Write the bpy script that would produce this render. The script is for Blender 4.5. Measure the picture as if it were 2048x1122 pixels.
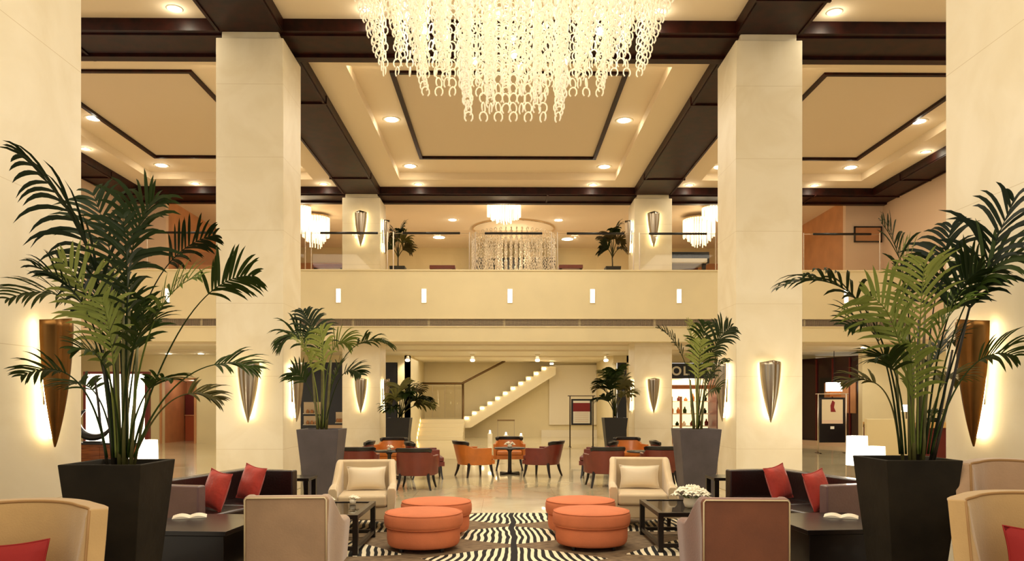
import bpy, math, random
from mathutils import Vector, Matrix, Euler
random.seed(7)
R = math.radians
for o in list(bpy.data.objects): bpy.data.objects.remove(o)
SC = bpy.context.scene
COL = SC.collection

# ------------------------------------------------------------------ camera, world, exposure
F_PX = 1550.0; YAW = R(0.6); CAM = Vector((-0.11, 0.0, 1.6)); HY = 804.0
cd = bpy.data.cameras.new('camera'); cam = bpy.data.objects.new('camera', cd); COL.objects.link(cam)
cam.location = CAM; cam.rotation_euler = (R(90), 0, -YAW)
cd.sensor_width = 36; cd.lens = 36*F_PX/2048; cd.shift_x = 0; cd.shift_y = (HY-561)/2048; cd.clip_end = 200
SC.camera = cam
SC.view_settings.view_transform = 'Standard'
try: SC.view_settings.look = 'None'
except Exception: pass
SC.view_settings.gamma = 1; SC.view_settings.use_curve_mapping = False
SC.view_settings.exposure = 0.0
W = bpy.data.worlds.new('world'); SC.world = W; W.use_nodes = True
W.node_tree.nodes['Background'].inputs[0].default_value = (1.0, 0.93, 0.80, 1)
W.node_tree.nodes['Background'].inputs[1].default_value = 0.85

def light(kind, loc, power, color=(1, .78, .5), size=.1, rot=(0, 0, 0), spot=120, blend=.6, size_y=None, name='lamp_light', parent=None):
    ld = bpy.data.lights.new(name, kind); ld.energy = power; ld.color = color
    if kind == 'AREA':
        ld.size = size
        if size_y: ld.shape = 'RECTANGLE'; ld.size_y = size_y
    else: ld.shadow_soft_size = size
    if kind == 'SPOT': ld.spot_size = R(spot); ld.spot_blend = blend
    o = bpy.data.objects.new(name, ld); COL.objects.link(o); o.location = loc; o.rotation_euler = rot
    if parent: o.parent = parent
    return o
WARM = (1, .92, .76)
# unseen area lamp added above the camera as fill for the column fronts
light('AREA', (0, 2.5, 7.7), 500, WARM, size=7, size_y=6, name='lobby_fill_light')
light('AREA', (0, 10.4, 4.9), 150, WARM, size=3.0, name='chandelier_down_light')
light('AREA', (0, 18.6, 8.2), 300, WARM, size=4.0, size_y=5, name='coffer_area_light')  # broad unseen area lamps below the coffer panels, no coves built
light('AREA', (-8, 18.6, 8.2), 100, WARM, size=2.6, size_y=5, name='coffer_area_light')
light('AREA', (8, 18.6, 8.2), 100, WARM, size=2.6, size_y=5, name='coffer_area_light')
light('AREA', (-8, 10, 8.2), 130, WARM, size=2.6, size_y=4, name='coffer_area_light')
light('AREA', (8, 10, 8.2), 130, WARM, size=2.6, size_y=4, name='coffer_area_light')
light('AREA', (0, 29.5, 3.33), 210, WARM, size=7.5, size_y=7, name='ground_fill_light')  # unseen area lamp, fill that brightens the far wall
light('AREA', (-12, 22, 3.3), 120, WARM, size=4, size_y=7, name='aisle_ceiling_light')
light('AREA', (12, 22, 3.3), 120, WARM, size=4, size_y=7, name='aisle_ceiling_light')
light('AREA', (0, 28, 7.85), 130, WARM, size=16, size_y=4, name='mezzanine_ceiling_light')

# ------------------------------------------------------------------ helpers
def at(px, py, Y):
    f = Vector((math.sin(YAW), math.cos(YAW), 0)); r = Vector((math.cos(YAW), -math.sin(YAW), 0))
    d = f + r*((px-1024)/F_PX) + Vector((0, 0, 1))*((HY-py)/F_PX)
    return CAM + d*((Y-CAM.y)/d.y)

def lin(c):
    return tuple((v/255/12.92 if v/255 <= .04045 else ((v/255+.055)/1.055)**2.4) for v in c)

def mat(name, rgb, rough=.5, metal=0., bump=0., bscale=20., var=0., vscale=3., emit=None, estr=0., spec=.5, sheen=0., coat=0., trans=0.):
    m = bpy.data.materials.new(name); m.use_nodes = True
    nt = m.node_tree; b = nt.nodes['Principled BSDF']
    c = lin(rgb) + (1,)
    b.inputs['Base Color'].default_value = c
    b.inputs['Roughness'].default_value = rough
    b.inputs['Metallic'].default_value = metal
    b.inputs['Specular IOR Level'].default_value = spec
    if sheen: b.inputs['Sheen Weight'].default_value = sheen
    if coat: b.inputs['Coat Weight'].default_value = coat; b.inputs['Coat Roughness'].default_value = .08
    if emit: b.inputs['Emission Color'].default_value = lin(emit)+(1,); b.inputs['Emission Strength'].default_value = estr
    tc = nt.nodes.new('ShaderNodeTexCoord')
    if var:
        n = nt.nodes.new('ShaderNodeTexNoise'); n.inputs['Scale'].default_value = vscale; n.inputs['Detail'].default_value = 6
        nt.links.new(tc.outputs['Object'], n.inputs['Vector'])
        rp = nt.nodes.new('ShaderNodeValToRGB')
        rp.color_ramp.elements[0].position = .3; rp.color_ramp.elements[1].position = .7
        rp.color_ramp.elements[0].color = tuple(v*(1-var) for v in c[:3])+(1,)
        rp.color_ramp.elements[1].color = tuple(min(1, v*(1+var*.6)) for v in c[:3])+(1,)
        nt.links.new(n.outputs['Fac'], rp.inputs['Fac']); nt.links.new(rp.outputs['Color'], b.inputs['Base Color'])
    if bump:
        n2 = nt.nodes.new('ShaderNodeTexNoise'); n2.inputs['Scale'].default_value = bscale; n2.inputs['Detail'].default_value = 4
        nt.links.new(tc.outputs['Object'], n2.inputs['Vector'])
        bp = nt.nodes.new('ShaderNodeBump'); bp.inputs['Strength'].default_value = bump; bp.inputs['Distance'].default_value = .02
        nt.links.new(n2.outputs['Fac'], bp.inputs['Height']); nt.links.new(bp.outputs['Normal'], b.inputs['Normal'])
    return m

def marble(name, c0, c1, rough=.35, scale=.5, tile=None, joint=(200, 180, 135), coat=0, mort=.0025):
    """pale veined stone laid in large slabs"""
    m = bpy.data.materials.new(name); m.use_nodes = True; nt = m.node_tree; b = nt.nodes['Principled BSDF']
    b.inputs['Roughness'].default_value = rough
    if coat: b.inputs['Coat Weight'].default_value = coat; b.inputs['Coat Roughness'].default_value = .03
    tc = nt.nodes.new('ShaderNodeTexCoord'); N = nt.nodes.new; L = nt.links.new
    n = N('ShaderNodeTexNoise'); n.inputs['Scale'].default_value = scale*2.2; n.inputs['Detail'].default_value = 8; n.inputs['Distortion'].default_value = 1.4
    L(tc.outputs['Object'], n.inputs['Vector'])
    rp = N('ShaderNodeValToRGB'); e = rp.color_ramp.elements
    e[0].position = .36; e[0].color = lin(c0)+(1,); e[1].position = .62; e[1].color = lin(c1)+(1,)
    L(n.outputs['Fac'], rp.inputs['Fac'])
    out = rp.outputs['Color']
    if tile:
        geo = N('ShaderNodeNewGeometry'); sp = N('ShaderNodeSeparateXYZ'); L(tc.outputs['Object'], sp.inputs[0])
        cur = None
        for ax, step in enumerate(tile):
            if not step: continue
            dv = N('ShaderNodeMath'); dv.operation = 'DIVIDE'; L(sp.outputs[ax], dv.inputs[0]); dv.inputs[1].default_value = step
            ad = N('ShaderNodeMath'); ad.operation = 'ADD'; L(dv.outputs[0], ad.inputs[0]); ad.inputs[1].default_value = .37
            fr = N('ShaderNodeMath'); fr.operation = 'FRACT'; L(ad.outputs[0], fr.inputs[0])
            lt = N('ShaderNodeMath'); lt.operation = 'LESS_THAN'; L(fr.outputs[0], lt.inputs[0]); lt.inputs[1].default_value = mort*2/step
            if cur is None: cur = lt
            else:
                mx = N('ShaderNodeMath'); mx.operation = 'MAXIMUM'; L(cur.outputs[0], mx.inputs[0]); L(lt.outputs[0], mx.inputs[1]); cur = mx
        mix = N('ShaderNodeMix'); mix.data_type = 'RGBA'; L(cur.outputs[0], mix.inputs['Factor']); L(out, mix.inputs['A']); mix.inputs['B'].default_value = lin(joint)+(1,)
        out = mix.outputs['Result']
    L(out, b.inputs['Base Color'])
    return m

def wood(name, c0, c1, rough=.35, scale=(1, 1, 14), coat=.2):
    m = bpy.data.materials.new(name); m.use_nodes = True; nt = m.node_tree; b = nt.nodes['Principled BSDF']; N = nt.nodes.new; L = nt.links.new
    b.inputs['Roughness'].default_value = rough; b.inputs['Coat Weight'].default_value = coat; b.inputs['Specular IOR Level'].default_value = .2
    tc = N('ShaderNodeTexCoord'); mp = N('ShaderNodeMapping'); mp.inputs['Scale'].default_value = scale; L(tc.outputs['Object'], mp.inputs[0])
    n = N('ShaderNodeTexNoise'); n.inputs['Scale'].default_value = 2.5; n.inputs['Detail'].default_value = 7; L(mp.outputs[0], n.inputs['Vector'])
    rp = N('ShaderNodeValToRGB'); e = rp.color_ramp.elements; e[0].position = .35; e[0].color = lin(c0)+(1,); e[1].position = .65; e[1].color = lin(c1)+(1,)
    L(n.outputs['Fac'], rp.inputs['Fac']); L(rp.outputs['Color'], b.inputs['Base Color'])
    return m

def glassmat(name, tint=(1, 1, 1), refl=.08):
    m = bpy.data.materials.new(name); m.use_nodes = True; nt = m.node_tree; nt.nodes.clear(); N = nt.nodes.new; L = nt.links.new
    o = N('ShaderNodeOutputMaterial'); t = N('ShaderNodeBsdfTransparent'); t.inputs[0].default_value = tint+(1,)
    g = N('ShaderNodeBsdfGlossy'); g.inputs['Roughness'].default_value = .02; mx = N('ShaderNodeMixShader')
    fr = N('ShaderNodeLayerWeight'); fr.inputs['Blend'].default_value = .25
    ml = N('ShaderNodeMath'); ml.operation = 'MULTIPLY_ADD'; L(fr.outputs['Fresnel'], ml.inputs[0]); ml.inputs[1].default_value = .5*refl/.08*.25; ml.inputs[2].default_value = refl*.2
    L(ml.outputs[0], mx.inputs[0]); L(t.outputs[0], mx.inputs[1]); L(g.outputs[0], mx.inputs[2]); L(mx.outputs[0], o.inputs[0])
    return m

def emis(name, rgb, s):
    return mat(name, rgb, rough=.6, emit=rgb, estr=s)

class MB:
    def __init__(s): s.v = []; s.f = []
    def add(s, vs, fs):
        n = len(s.v); s.v += [tuple(v) for v in vs]; s.f += [tuple(i+n for i in f) for f in fs]; return s
    def box(s, x0, x1, y0, y1, z0, z1, M=None):
        vs = [Vector((x, y, z)) for z in (z0, z1) for y in (y0, y1) for x in (x0, x1)]
        if M is not None: vs = [M @ v for v in vs]
        return s.add(vs, [(0, 2, 3, 1), (4, 5, 7, 6), (0, 1, 5, 4), (2, 6, 7, 3), (0, 4, 6, 2), (1, 3, 7, 5)])
    def loft(s, rings, cap=True, close=True):
        n = len(rings[0]); vs = [v for r in rings for v in r]; fs = []
        for i in range(len(rings)-1):
            for j in range(n if close else n-1):
                a = i*n+j; b = i*n+(j+1) % n; fs.append((a, b, b+n, a+n))
        if cap and close: fs.append(tuple(range(n-1, -1, -1))); fs.append(tuple(range((len(rings)-1)*n, len(rings)*n)))
        return s.add(vs, fs)
    def taper(s, cx, cy, z0, z1, a0, b0, a1, b1, M=None):
        r = []
        for z, a, b in ((z0, a0, b0), (z1, a1, b1)):
            q = [Vector((cx+sx*a/2, cy+sy*b/2, z)) for sx, sy in ((-1, -1), (1, -1), (1, 1), (-1, 1))]
            r.append([M @ v for v in q] if M is not None else q)
        return s.loft(r)
    def lathe(s, prof, n=24, c=(0, 0, 0), ex=1., ey=1., cap=True):
        rings = [[Vector((c[0]+r*ex*math.cos(2*math.pi*k/n), c[1]+r*ey*math.sin(2*math.pi*k/n), c[2]+z)) for k in range(n)] for r, z in prof]
        return s.loft(rings, cap)
    def tube(s, pts, r, n=8, cap=True):
        pts = [Vector(p) for p in pts]; rings = []; up = None
        for i, p in enumerate(pts):
            t = (pts[min(i+1, len(pts)-1)]-pts[max(i-1, 0)])
            if t.length < 1e-9: t = Vector((0, 0, 1))
            t.normalize()
            if up is None: up = Vector((0, 0, 1)) if abs(t.z) < .9 else Vector((1, 0, 0))
            a = t.cross(up)
            if a.length < 1e-6: a = t.cross(Vector((0, 1, 0)))
            a.normalize(); b = a.cross(t).normalized(); up = b
            rr = r[i] if isinstance(r, (list, tuple)) else r
            rings.append([p+a*rr*math.cos(2*math.pi*k/n)+b*rr*math.sin(2*math.pi*k/n) for k in range(n)])
        return s.loft(rings, cap)
    def prism(s, poly, axis, t0, t1):
        """2D outline extruded along an axis ('x','y','z')"""
        def P(a, b, t): return {'x': (t, a, b), 'y': (a, t, b), 'z': (a, b, t)}[axis]
        return s.loft([[Vector(P(a, b, t0)) for a, b in poly], [Vector(P(a, b, t1)) for a, b in poly]])
    def build(s, name, m=None, parent=None, smooth=False, bevel=0., seg=2, sub=0, solid=0., M=None):
        me = bpy.data.meshes.new(name); me.from_pydata(s.v if M is None else [tuple(M @ Vector(v)) for v in s.v], [], s.f)
        o = bpy.data.objects.new(name, me); COL.objects.link(o)
        if m: me.materials.append(m)
        import bmesh
        b = bmesh.new(); b.from_mesh(me); bmesh.ops.recalc_face_normals(b, faces=b.faces); b.to_mesh(me); b.free()
        if smooth or bevel or sub:
            for p in me.polygons: p.use_smooth = True
        if solid:
            md = o.modifiers.new('solid', 'SOLIDIFY'); md.thickness = solid; md.offset = 0
        if bevel:
            md = o.modifiers.new('bevel', 'BEVEL'); md.width = bevel; md.segments = seg; md.limit_method = 'ANGLE'; md.angle_limit = R(35); md.harden_normals = True
        if sub:
            md = o.modifiers.new('sub', 'SUBSURF'); md.levels = sub; md.render_levels = sub
        if parent: o.parent = parent
        return o

def tag(o, label=None, cat=None, group=None, kind=None):
    if label: o['label'] = label
    if cat: o['category'] = cat
    if group: o['group'] = group
    if kind: o['kind'] = kind
    return o
def thing(name, loc, label, cat, group=None, rz=0.):
    o = bpy.data.objects.new(name, None); COL.objects.link(o); o.location = loc; o.rotation_euler = (0, 0, rz); o.empty_display_size = .1
    return tag(o, label, cat, group)
def struct(mb, name, m, label=None, **k):
    o = mb.build(name, m, **k); return tag(o, label, None, None, 'structure')
KIDS = {}
def dup(root, loc, rz=0., label=None, group=None, scale=None):
    r = root.copy(); COL.objects.link(r); r.location = loc; r.rotation_euler = (0, 0, rz)
    if scale: r.scale = scale
    if label: r['label'] = label
    if group: r['group'] = group
    for ch in [c for c in ALLOBJ() if c.parent == root]:
        c = ch.copy(); COL.objects.link(c); c.parent = r
        for g in [x for x in ALLOBJ() if x.parent == ch]:
            d = g.copy(); COL.objects.link(d); d.parent = c
    return r
def ALLOBJ(): return list(COL.objects)

# ------------------------------------------------------------------ materials
M_COL = marble('cream_marble', (232, 218, 186), (240, 228, 200), rough=.45, scale=.5, tile=(0, 0, 1.25), joint=(214, 196, 158), mort=.003)
M_WALL = mat('cream_plaster', (230, 214, 172), rough=.7, var=.06, vscale=.8)
M_CEIL = mat('ceiling_paint', (236, 218, 190), rough=.8)
M_CEILIN = mat('ceiling_panel_paint', (222, 204, 178), rough=.85)
M_DARK = wood('dark_red_timber', (26, 6, 3), (48, 12, 5), rough=.45, scale=(2, 2, 2), coat=.0)
M_FLOOR = marble('polished_floor_stone', (206, 190, 150), (226, 212, 174), rough=.16, scale=.35, tile=(1.2, 1.2, 0), joint=(168, 148, 108), coat=.5)
M_STEEL = mat('brushed_steel', (205, 190, 170), rough=.3, metal=1.)
M_DARKMETAL = mat('dark_bronze', (70, 55, 42), rough=.35, metal=.9)
M_PEWTER = mat('pewter_ribbed', (176, 164, 146), rough=.3, metal=1., bump=.1, bscale=8)
M_BRONZE = mat('aged_bronze', (135, 95, 50), rough=.38, metal=1., bump=.15, bscale=6, var=.25)
M_GLOW = emis('lamp_glow', (255, 236, 190), 22)
M_BULB = emis('bulb_glow', (255, 225, 160), 14)
M_SLOT = emis('slot_glow', (255, 244, 216), 6)
M_GLASS = glassmat('clear_glass', (.97, .96, .93))
M_BLACK = mat('black_lacquer', (14, 9, 8), rough=.35)
M_PINK = mat('rose_plaster', (226, 196, 166), rough=.7)
M_TERRA = mat('terracotta_panel', (196, 138, 92), rough=.6, var=.15, vscale=2)
M_WHITE = mat('white_paint', (238, 226, 200), rough=.6)

# ------------------------------------------------------------------ the shell
WI = 3.885; CW = 1.15; XO = WI+CW           # inner face of columns, their width
YN, YM, YB = 5.82, 13.3, 23.66               # front faces of the three pairs
ZS = 7.95; Z1 = 8.16; Z2 = 8.37; XS = 11.2   # beam soffit, ring, inner ring, side beam
struct(MB().box(-18, 18, -4, 37, -.2, 0), 'floor', M_FLOOR, 'polished cream stone floor of the lobby')
LV = {YN: 'near', YM: 'middle', YB: 'far'}
for yy in (YN, YM, YB):
    for sx in (-1, 1):
        mb = MB(); x0, x1 = sorted((sx*WI, sx*XO))
        mb.box(x0, x1, yy, yy+CW, 0, ZS-.12)
        mb.box(x0+.09, x1-.09, yy+.03, yy+CW-.09, ZS-.12, ZS)
        struct(mb, 'column', M_COL, 'square cream marble column, %s pair, %s' % (LV[yy], 'left of the aisle' if sx < 0 else 'right of the aisle'), bevel=.012)
def beam(x0, x1, y0, y1, axis, label):
    mb = MB(); t = .16
    mb.box(x0, x1, y0, y1, ZS, 8.55)
    w = x1-x0; d = y1-y0
    if axis == 'x':
        mb.box(x0, x1, y0+.12, y0+.2, ZS-.03, ZS); mb.box(x0, x1, y1-.24, y1-.04, ZS-.05, ZS)
        mb.box(x0+w*.62, x0+w*.62+.05, y0-.012, y1+.012, ZS-.03, ZS+.15)
    else:
        for q in (x0+.02, x1-.07): mb.box(q, q+.05, y0, y1, ZS-.025, ZS)
        for q in (.22, .82): mb.box(x0-.02, x1+.02, y0+d*q, y0+d*q+.05, ZS-.035, ZS+.15)
    struct(mb, 'beam', M_DARK, label)
for yy in (YN, YM, YB):
    beam(-XS-.9, -XO, yy, yy+CW, 'x', 'dark red timber cross beam, left bay'); beam(-XO, XO, yy, yy+CW, 'x', 'dark red timber cross beam between columns')
    beam(XO, XS+.9, yy, yy+CW, 'x', 'dark red timber cross beam, right bay')
for ya, yb in ((YN+CW, YM), (YM+CW, YB)):
    for sx in (-1, 1):
        x0, x1 = sorted((sx*WI, sx*XO)); beam(x0, x1, ya, yb, 'y', 'dark red timber beam running back from column to column')
        x0, x1 = sorted((sx*XS, sx*(XS+.9))); beam(x0, x1, ya, yb, 'y', 'dark red timber beam along the side wall')
def frame(mb, x0, x1, y0, y1, a, b, c, d, z0, z1):
    """slab with a rectangular hole; margins a (x-), b (x+), c (y-), d (y+)"""
    mb.box(x0, x0+a, y0, y1, z0, z1); mb.box(x1-b, x1, y0, y1, z0, z1)
    mb.box(x0+a, x1-b, y0, y0+c, z0, z1); mb.box(x0+a, x1-b, y1-d, y1, z0, z1)
def coffer(x0, x1, y0, y1, my0=.7, name='ceiling'):
    mb = MB(); frame(mb, x0, x1, y0, y1, .7, .7, my0, .76, Z1, 8.8)
    struct(mb, 'ceiling', M_CEIL, 'cream coffered ceiling border')
    xa, xb, ya, yb = x0+.7, x1-.7, y0+my0, y1-.76
    mb = MB(); frame(mb, xa, xb, ya, yb, .74, .74, .7, 1.4, Z2, 8.8)
    struct(mb, 'ceiling', M_CEIL, 'raised cream coffer ring with downlights')
    pa = (xa+.74, xb-.74, ya+.7, yb-1.4)
    mb = MB(); frame(mb, *pa, .09, .09, .09, .09, Z2-.05, Z2+.12)
    struct(mb, 'trim_1', M_DARK, 'dark timber moulding around the coffer panel')
    struct(MB().box(pa[0]+.09, pa[1]-.09, pa[2]+.09, pa[3]-.09, Z2+.02, Z2+.2), 'ceiling', M_CEILIN, 'flat inner coffer panel')
for (x0, x1) in ((-XS, -XO), (-WI, WI), (XO, XS)):
    coffer(x0, x1, YM+CW, YB); coffer(x0, x1, YN+CW, YM)
    struct(MB().box(x0, x1, -4, YN, Z1, 8.8), 'ceiling', M_CEIL, 'cream ceiling above the near seating')
struct(MB().box(-18, 18, -4, 37, 8.8, 9), 'ceiling', M_CEIL, 'roof slab above the coffers')
# side walls above, mezzanine and rooms behind
for sx, nm in ((-1, 'wall_left'), (1, 'wall_right')):
    x0, x1 = sorted((sx*12.1, sx*12.4))
    struct(MB().box(x0, x1, 6, 24.9, 3.41, 8.8), nm, M_PINK, 'rose plaster upper side wall')
    x0, x1 = sorted((sx*12.4, sx*17.2))
    struct(MB().box(x0, x1, 6, 23.2, 3.41, 3.6), 'ceiling', M_CEIL, 'low cream ceiling over the side aisle')
    x0, x1 = sorted((sx*17, sx*17.2))
    struct(MB().box(x0, x1, 4, 30, 0, 3.41), nm, M_WALL, 'cream lower side wall')
    x0, x1 = sorted((sx*10.9, sx*11.1))
    struct(MB().box(x0, x1, 25.05, 33, 5.5, 8.5), nm, M_TERRA, 'terracotta wall at the side of the upper gallery')
    x0, x1 = sorted((sx*10.9, sx*12.4))
    struct(MB().box(x0, x1, 24.85, 25.05, 5.5, 8.5), nm, M_PINK, 'rose pier at the end of the upper gallery')
# balcony: parapet, vent strip line, fascia and the slab
YP = 23.2
par = MB(); par.box(-17, 17, YP, 23.5, 4.10, 5.55); par.box(-17, 17, YP, 23.5, 3.41, 3.86); par.box(-17, 17, YP+.05, 23.5, 3.86, 4.10)
par.box(-17, 17, YP-.025, YP+.1, 4.085, 4.115); par.box(-17, 17, YP-.025, YP+.1, 3.84, 3.868); par.box(-17, 17, YP-.03, YP+.12, 5.52, 5.56)
struct(par, 'wall_back', M_WALL, 'cream plaster balcony parapet')
slab = MB(); slab.box(-17, 17, 23.5, 36, 3.46, 5.5)
struct(slab, 'ceiling', M_CEIL, 'cream soffit under the upper gallery')
slab = MB(); 
for k, (y0, y1) in enumerate(((24.9, 26.6), (27.6, 30.2), (31.2, 35.3))): slab.box(-17, 17, y0, y1, 3.40, 3.46)
struct(slab, 'ceiling', M_WHITE, 'stepped cream soffit bands')
ZM = 8.12
mz = MB(); mz.box(-11, 11, YB+CW, 27.2, ZM, 8.5); mz.box(-11, 11, 27.2, 30.6, ZM+.25, 8.5); mz.box(-11, 11, 30.6, 34, ZM, 8.5)
mz.box(-11, -5.2, 27.2, 30.6, ZM, 8.5); mz.box(5.2, 11, 27.2, 30.6, ZM, 8.5)
struct(mz, 'ceiling', M_CEIL, 'cream ceiling of the upper gallery')
struct(MB().box(-11, 11, 32.8, 33, 5.5, 8.3), 'wall_back', M_WALL, 'cream back wall of the upper gallery')
for x0, x1, m, l in ((-9.4, -6.3, M_TERRA, 'brown panel wall behind the upper gallery'), (6.3, 8.1, mat('maroon_panel', (92, 24, 16), rough=.5), 'maroon panel wall behind the upper gallery'), (8.1, 9.8, M_TERRA, 'brown panel wall at the end of the upper gallery')):
    struct(MB().box(x0, x1, 32.7, 32.82, 5.5, 7.45), 'wall_back', m, l)
# ground floor back walls
gw = MB(); gw.box(-3.75, 4.13, 35.5, 35.8, 0, 3.46)
gw.box(-3.95, -3.75, 30, 35.8, 0, 3.46); gw.box(4.13, 4.3, 30.3, 35.8, 0, 3.46)
gw.box(-4.25, -3.75, 30, 30.3, 0, 3.46); gw.box(-9.5, -4.25, 30, 30.3, 3.13, 3.46)
gw.box(4.13, 12, 30, 30.3, 3.13, 3.46); gw.box(4.65, 6.1, 30, 30.3, 0, 3.46); gw.box(8.35, 11.45, 30, 30.3, 0, 3.46)
gw.box(-12.0, -8.1, 30, 30.3, 0, 3.46); gw.box(-17, -13.3, 30, 30.3, 0, 3.46); gw.box(-13.3, -12.0, 30, 30.3, 2.45, 3.46)
gw.box(12.25, 17, 26.6, 26.9, 0, 3.46)
struct(gw, 'wall_back', M_WALL, 'cream ground floor back wall')
struct(MB().box(1.95, 4.13, 35.38, 35.5, .55, 3.3), 'wall_back', M_WHITE, 'raised pale wall panel beside the stair', bevel=.02)
struct(MB().box(1.6, 4.13, 35.3, 35.5, 0, .32), 'baseboard_back', M_WHITE, 'pale skirting ledge under the wall panel')
# ------------------------------------------------------------------ lamps of the building
def side(x): return 'left' if x < 0 else 'right'
def disc(mb, r, z0, z1, n=20): return mb.lathe([(.001, z0), (r, z0), (r, z1), (.001, z1)], n)
M_DL = emis('downlight_glow', (255, 240, 205), 30)
def downlight(x, y, z, label, power=22, group='recessed ceiling downlights', r=.15, cone=125):
    t = thing('downlight', (x, y, z), label, 'ceiling light', group)
    MB().lathe([(r, -.001), (r+.05, -.012), (r+.07, -.001), (r+.07, .0), (r, .0)], 24).build('trim_ring', M_WHITE, t, smooth=True)
    disc(MB(), r, -.008, -.002).build('lamp_disc', M_DL, t)
    light('SPOT', (0, 0, -.03), power, (1, .92, .74), size=.08, spot=cone, blend=.8, parent=t)
    light('POINT', (0, 0, -.10), power*.13, (1, .92, .72), size=.04, parent=t)
    return t
row = {15.2: 'front', 18.6: 'middle', 22.27: 'back'}
for y, nm in row.items():
    for x, where in ((-9.9, 'outer side of the left coffer'), (-6.1, 'inner side of the left coffer'), (-2.8, 'left side of the centre coffer'),
              (2.78, 'right side of the centre coffer'), (6.1, 'inner side of the right coffer'), (9.9, 'outer side of the right coffer')):
        downlight(x, y, Z2, 'round recessed downlight, %s of three on the %s' % (nm, where))
# small spots that graze the beam faces
for i, x in enumerate((-5.5-2.6, -5.6, -2.4, 2.5, 5.45, 8.2)):
    downlight(x, 12.98, Z1, 'small spot against the nearer cross beam above the %s %s' % (('outer', 'inner')[abs(x) < 4], side(x)+' side' if abs(x) < 7 else 'far '+side(x)), 30, 'spots grazing the nearer beam', r=.07, cone=160)
for i, x in enumerate((-9.38, -5.53, -2.69, 2.58, 5.5, 9.3)):
    nm = ['outermost on the left', 'beside the left column', 'left part of the centre coffer', 'right part of the centre coffer', 'beside the right column', 'outermost on the right'][i]
    downlight(x, 23.38, Z1, 'small spot against the far cross beam, '+nm, 30, 'spots grazing the far beam', r=.07, cone=150)
for sx in (-1, 1):
    for k, y in enumerate((16.5, 20.2)):
        downlight(sx*10.95, y, Z1, 'small spot by the %s side beam, %s of two' % (side(sx), ('nearer', 'farther')[k]), 30, 'spots grazing the side beams', r=.07, cone=150)
# upper gallery downlights
for px, py, r, l in ((905, 440, .14, 'left of the small chandelier'), (1117, 440, .14, 'right of the small chandelier'), (878, 475, .22, 'low and left of the crystal curtain'), (1135, 478, .22, 'low and right of the crystal curtain')):
    z = ZM if py > 470 else ZM+.25
    Y = (z-CAM.z)*F_PX/(HY-py); p = at(px, py, Y); downlight(p.x, p.y, z, 'gallery ceiling downlight, '+l, 15, 'gallery downlights', r=r)
# ground ceiling: directional spots
for i, px in enumerate((815, 945, 1075, 1212)):
    p = at(px, 708, 29.2); l = ['leftmost, by the pilaster', 'above the foot of the stair', 'above the middle of the stair', 'rightmost, above the wall panel'][i]
    t = thing('ceiling_spotlight', (p.x, p.y, 3.40), 'swivel spotlight under the gallery soffit, '+l, 'spotlight', 'swivel spotlights')
    disc(MB(), .09, -.03, 0).build('base', M_WHITE, t)
    Mx = Matrix.Translation((0, .05, -.16)) @ Matrix.Rotation(R(-35), 4, 'X')
    MB().lathe([(.05, .1), (.1, -.09), (.09, -.09), (.04, .08)], 16).build('lamp_head', M_WHITE, t, smooth=True, M=Mx)
    disc(MB(), .085, -.085, -.075).build('lens', M_GLOW, t, M=Mx)
    light('SPOT', (0, .2, -.3), 40, (1, .88, .66), size=.05, spot=100, rot=(R(50), 0, 0), parent=t)
for sx, l in ((-12.6, 'left aisle, over the door'), (-11.4, 'left aisle, beside the column'), (11.8, 'right aisle, by the dark portal'), (15.2, 'right aisle, over the counter')):
    downlight(sx, 29.0 if sx < 0 else 25.6, 3.40, 'downlight washing the wall of the '+l, 28, 'aisle downlights', r=.1)
# lit slots in the parapet
for px in (335, 505, 677, 848, 1020, 1185, 1358, 1525, 1692):
    p = at(px, 592, YP); x = p.x
    nm = {335: 'outermost left', 505: 'behind the left middle column', 677: 'second left of centre', 848: 'first left of centre', 1020: 'at the centre', 1185: 'first right of centre', 1358: 'second right of centre', 1525: 'behind the right middle column', 1692: 'outermost right'}[px]
    t = thing('slot_light', (x, YP, 4.575), 'small upright glowing slot in the balcony parapet, '+nm, 'wall light', 'glowing slots in the parapet')
    mb = MB(); mb.box(-.085, -.062, -.02, 0, 0, .4); mb.box(.062, .085, -.02, 0, 0, .4); mb.box(-.085, .085, -.02, 0, -.02, 0); mb.box(-.085, .085, -.02, 0, .4, .42); mb.build('frame', M_WHITE, t)
    MB().box(-.062, .062, -.012, 0, 0, .4).build('lit_pane', M_SLOT, t)
# ventilation strip
for px in range(-1, 14):
    x0 = -16.9+px*2.26+1.0
    if x0 > 16.5: break
    mb = MB(); g = .0
    for k in range(55):
        q = x0+.02+k*.04; mb.box(q, q+.012, YP+.012, YP+.05, 3.885, 4.07)
    for z in (3.87, 4.07): mb.box(x0, x0+2.24, YP, YP+.05, z, z+.015)
    for z in (3.93, 3.98, 4.03): mb.box(x0, x0+2.24, YP+.02, YP+.045, z, z+.006)
    o = mb.build('vent_grille', mat('vent_grey', (142, 122, 104), rough=.6) if px == -1 else bpy.data.materials['vent_grey'])
    tag(o, 'slim grey air grille section below the parapet', 'air vent', 'air grille sections below the parapet')
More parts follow.
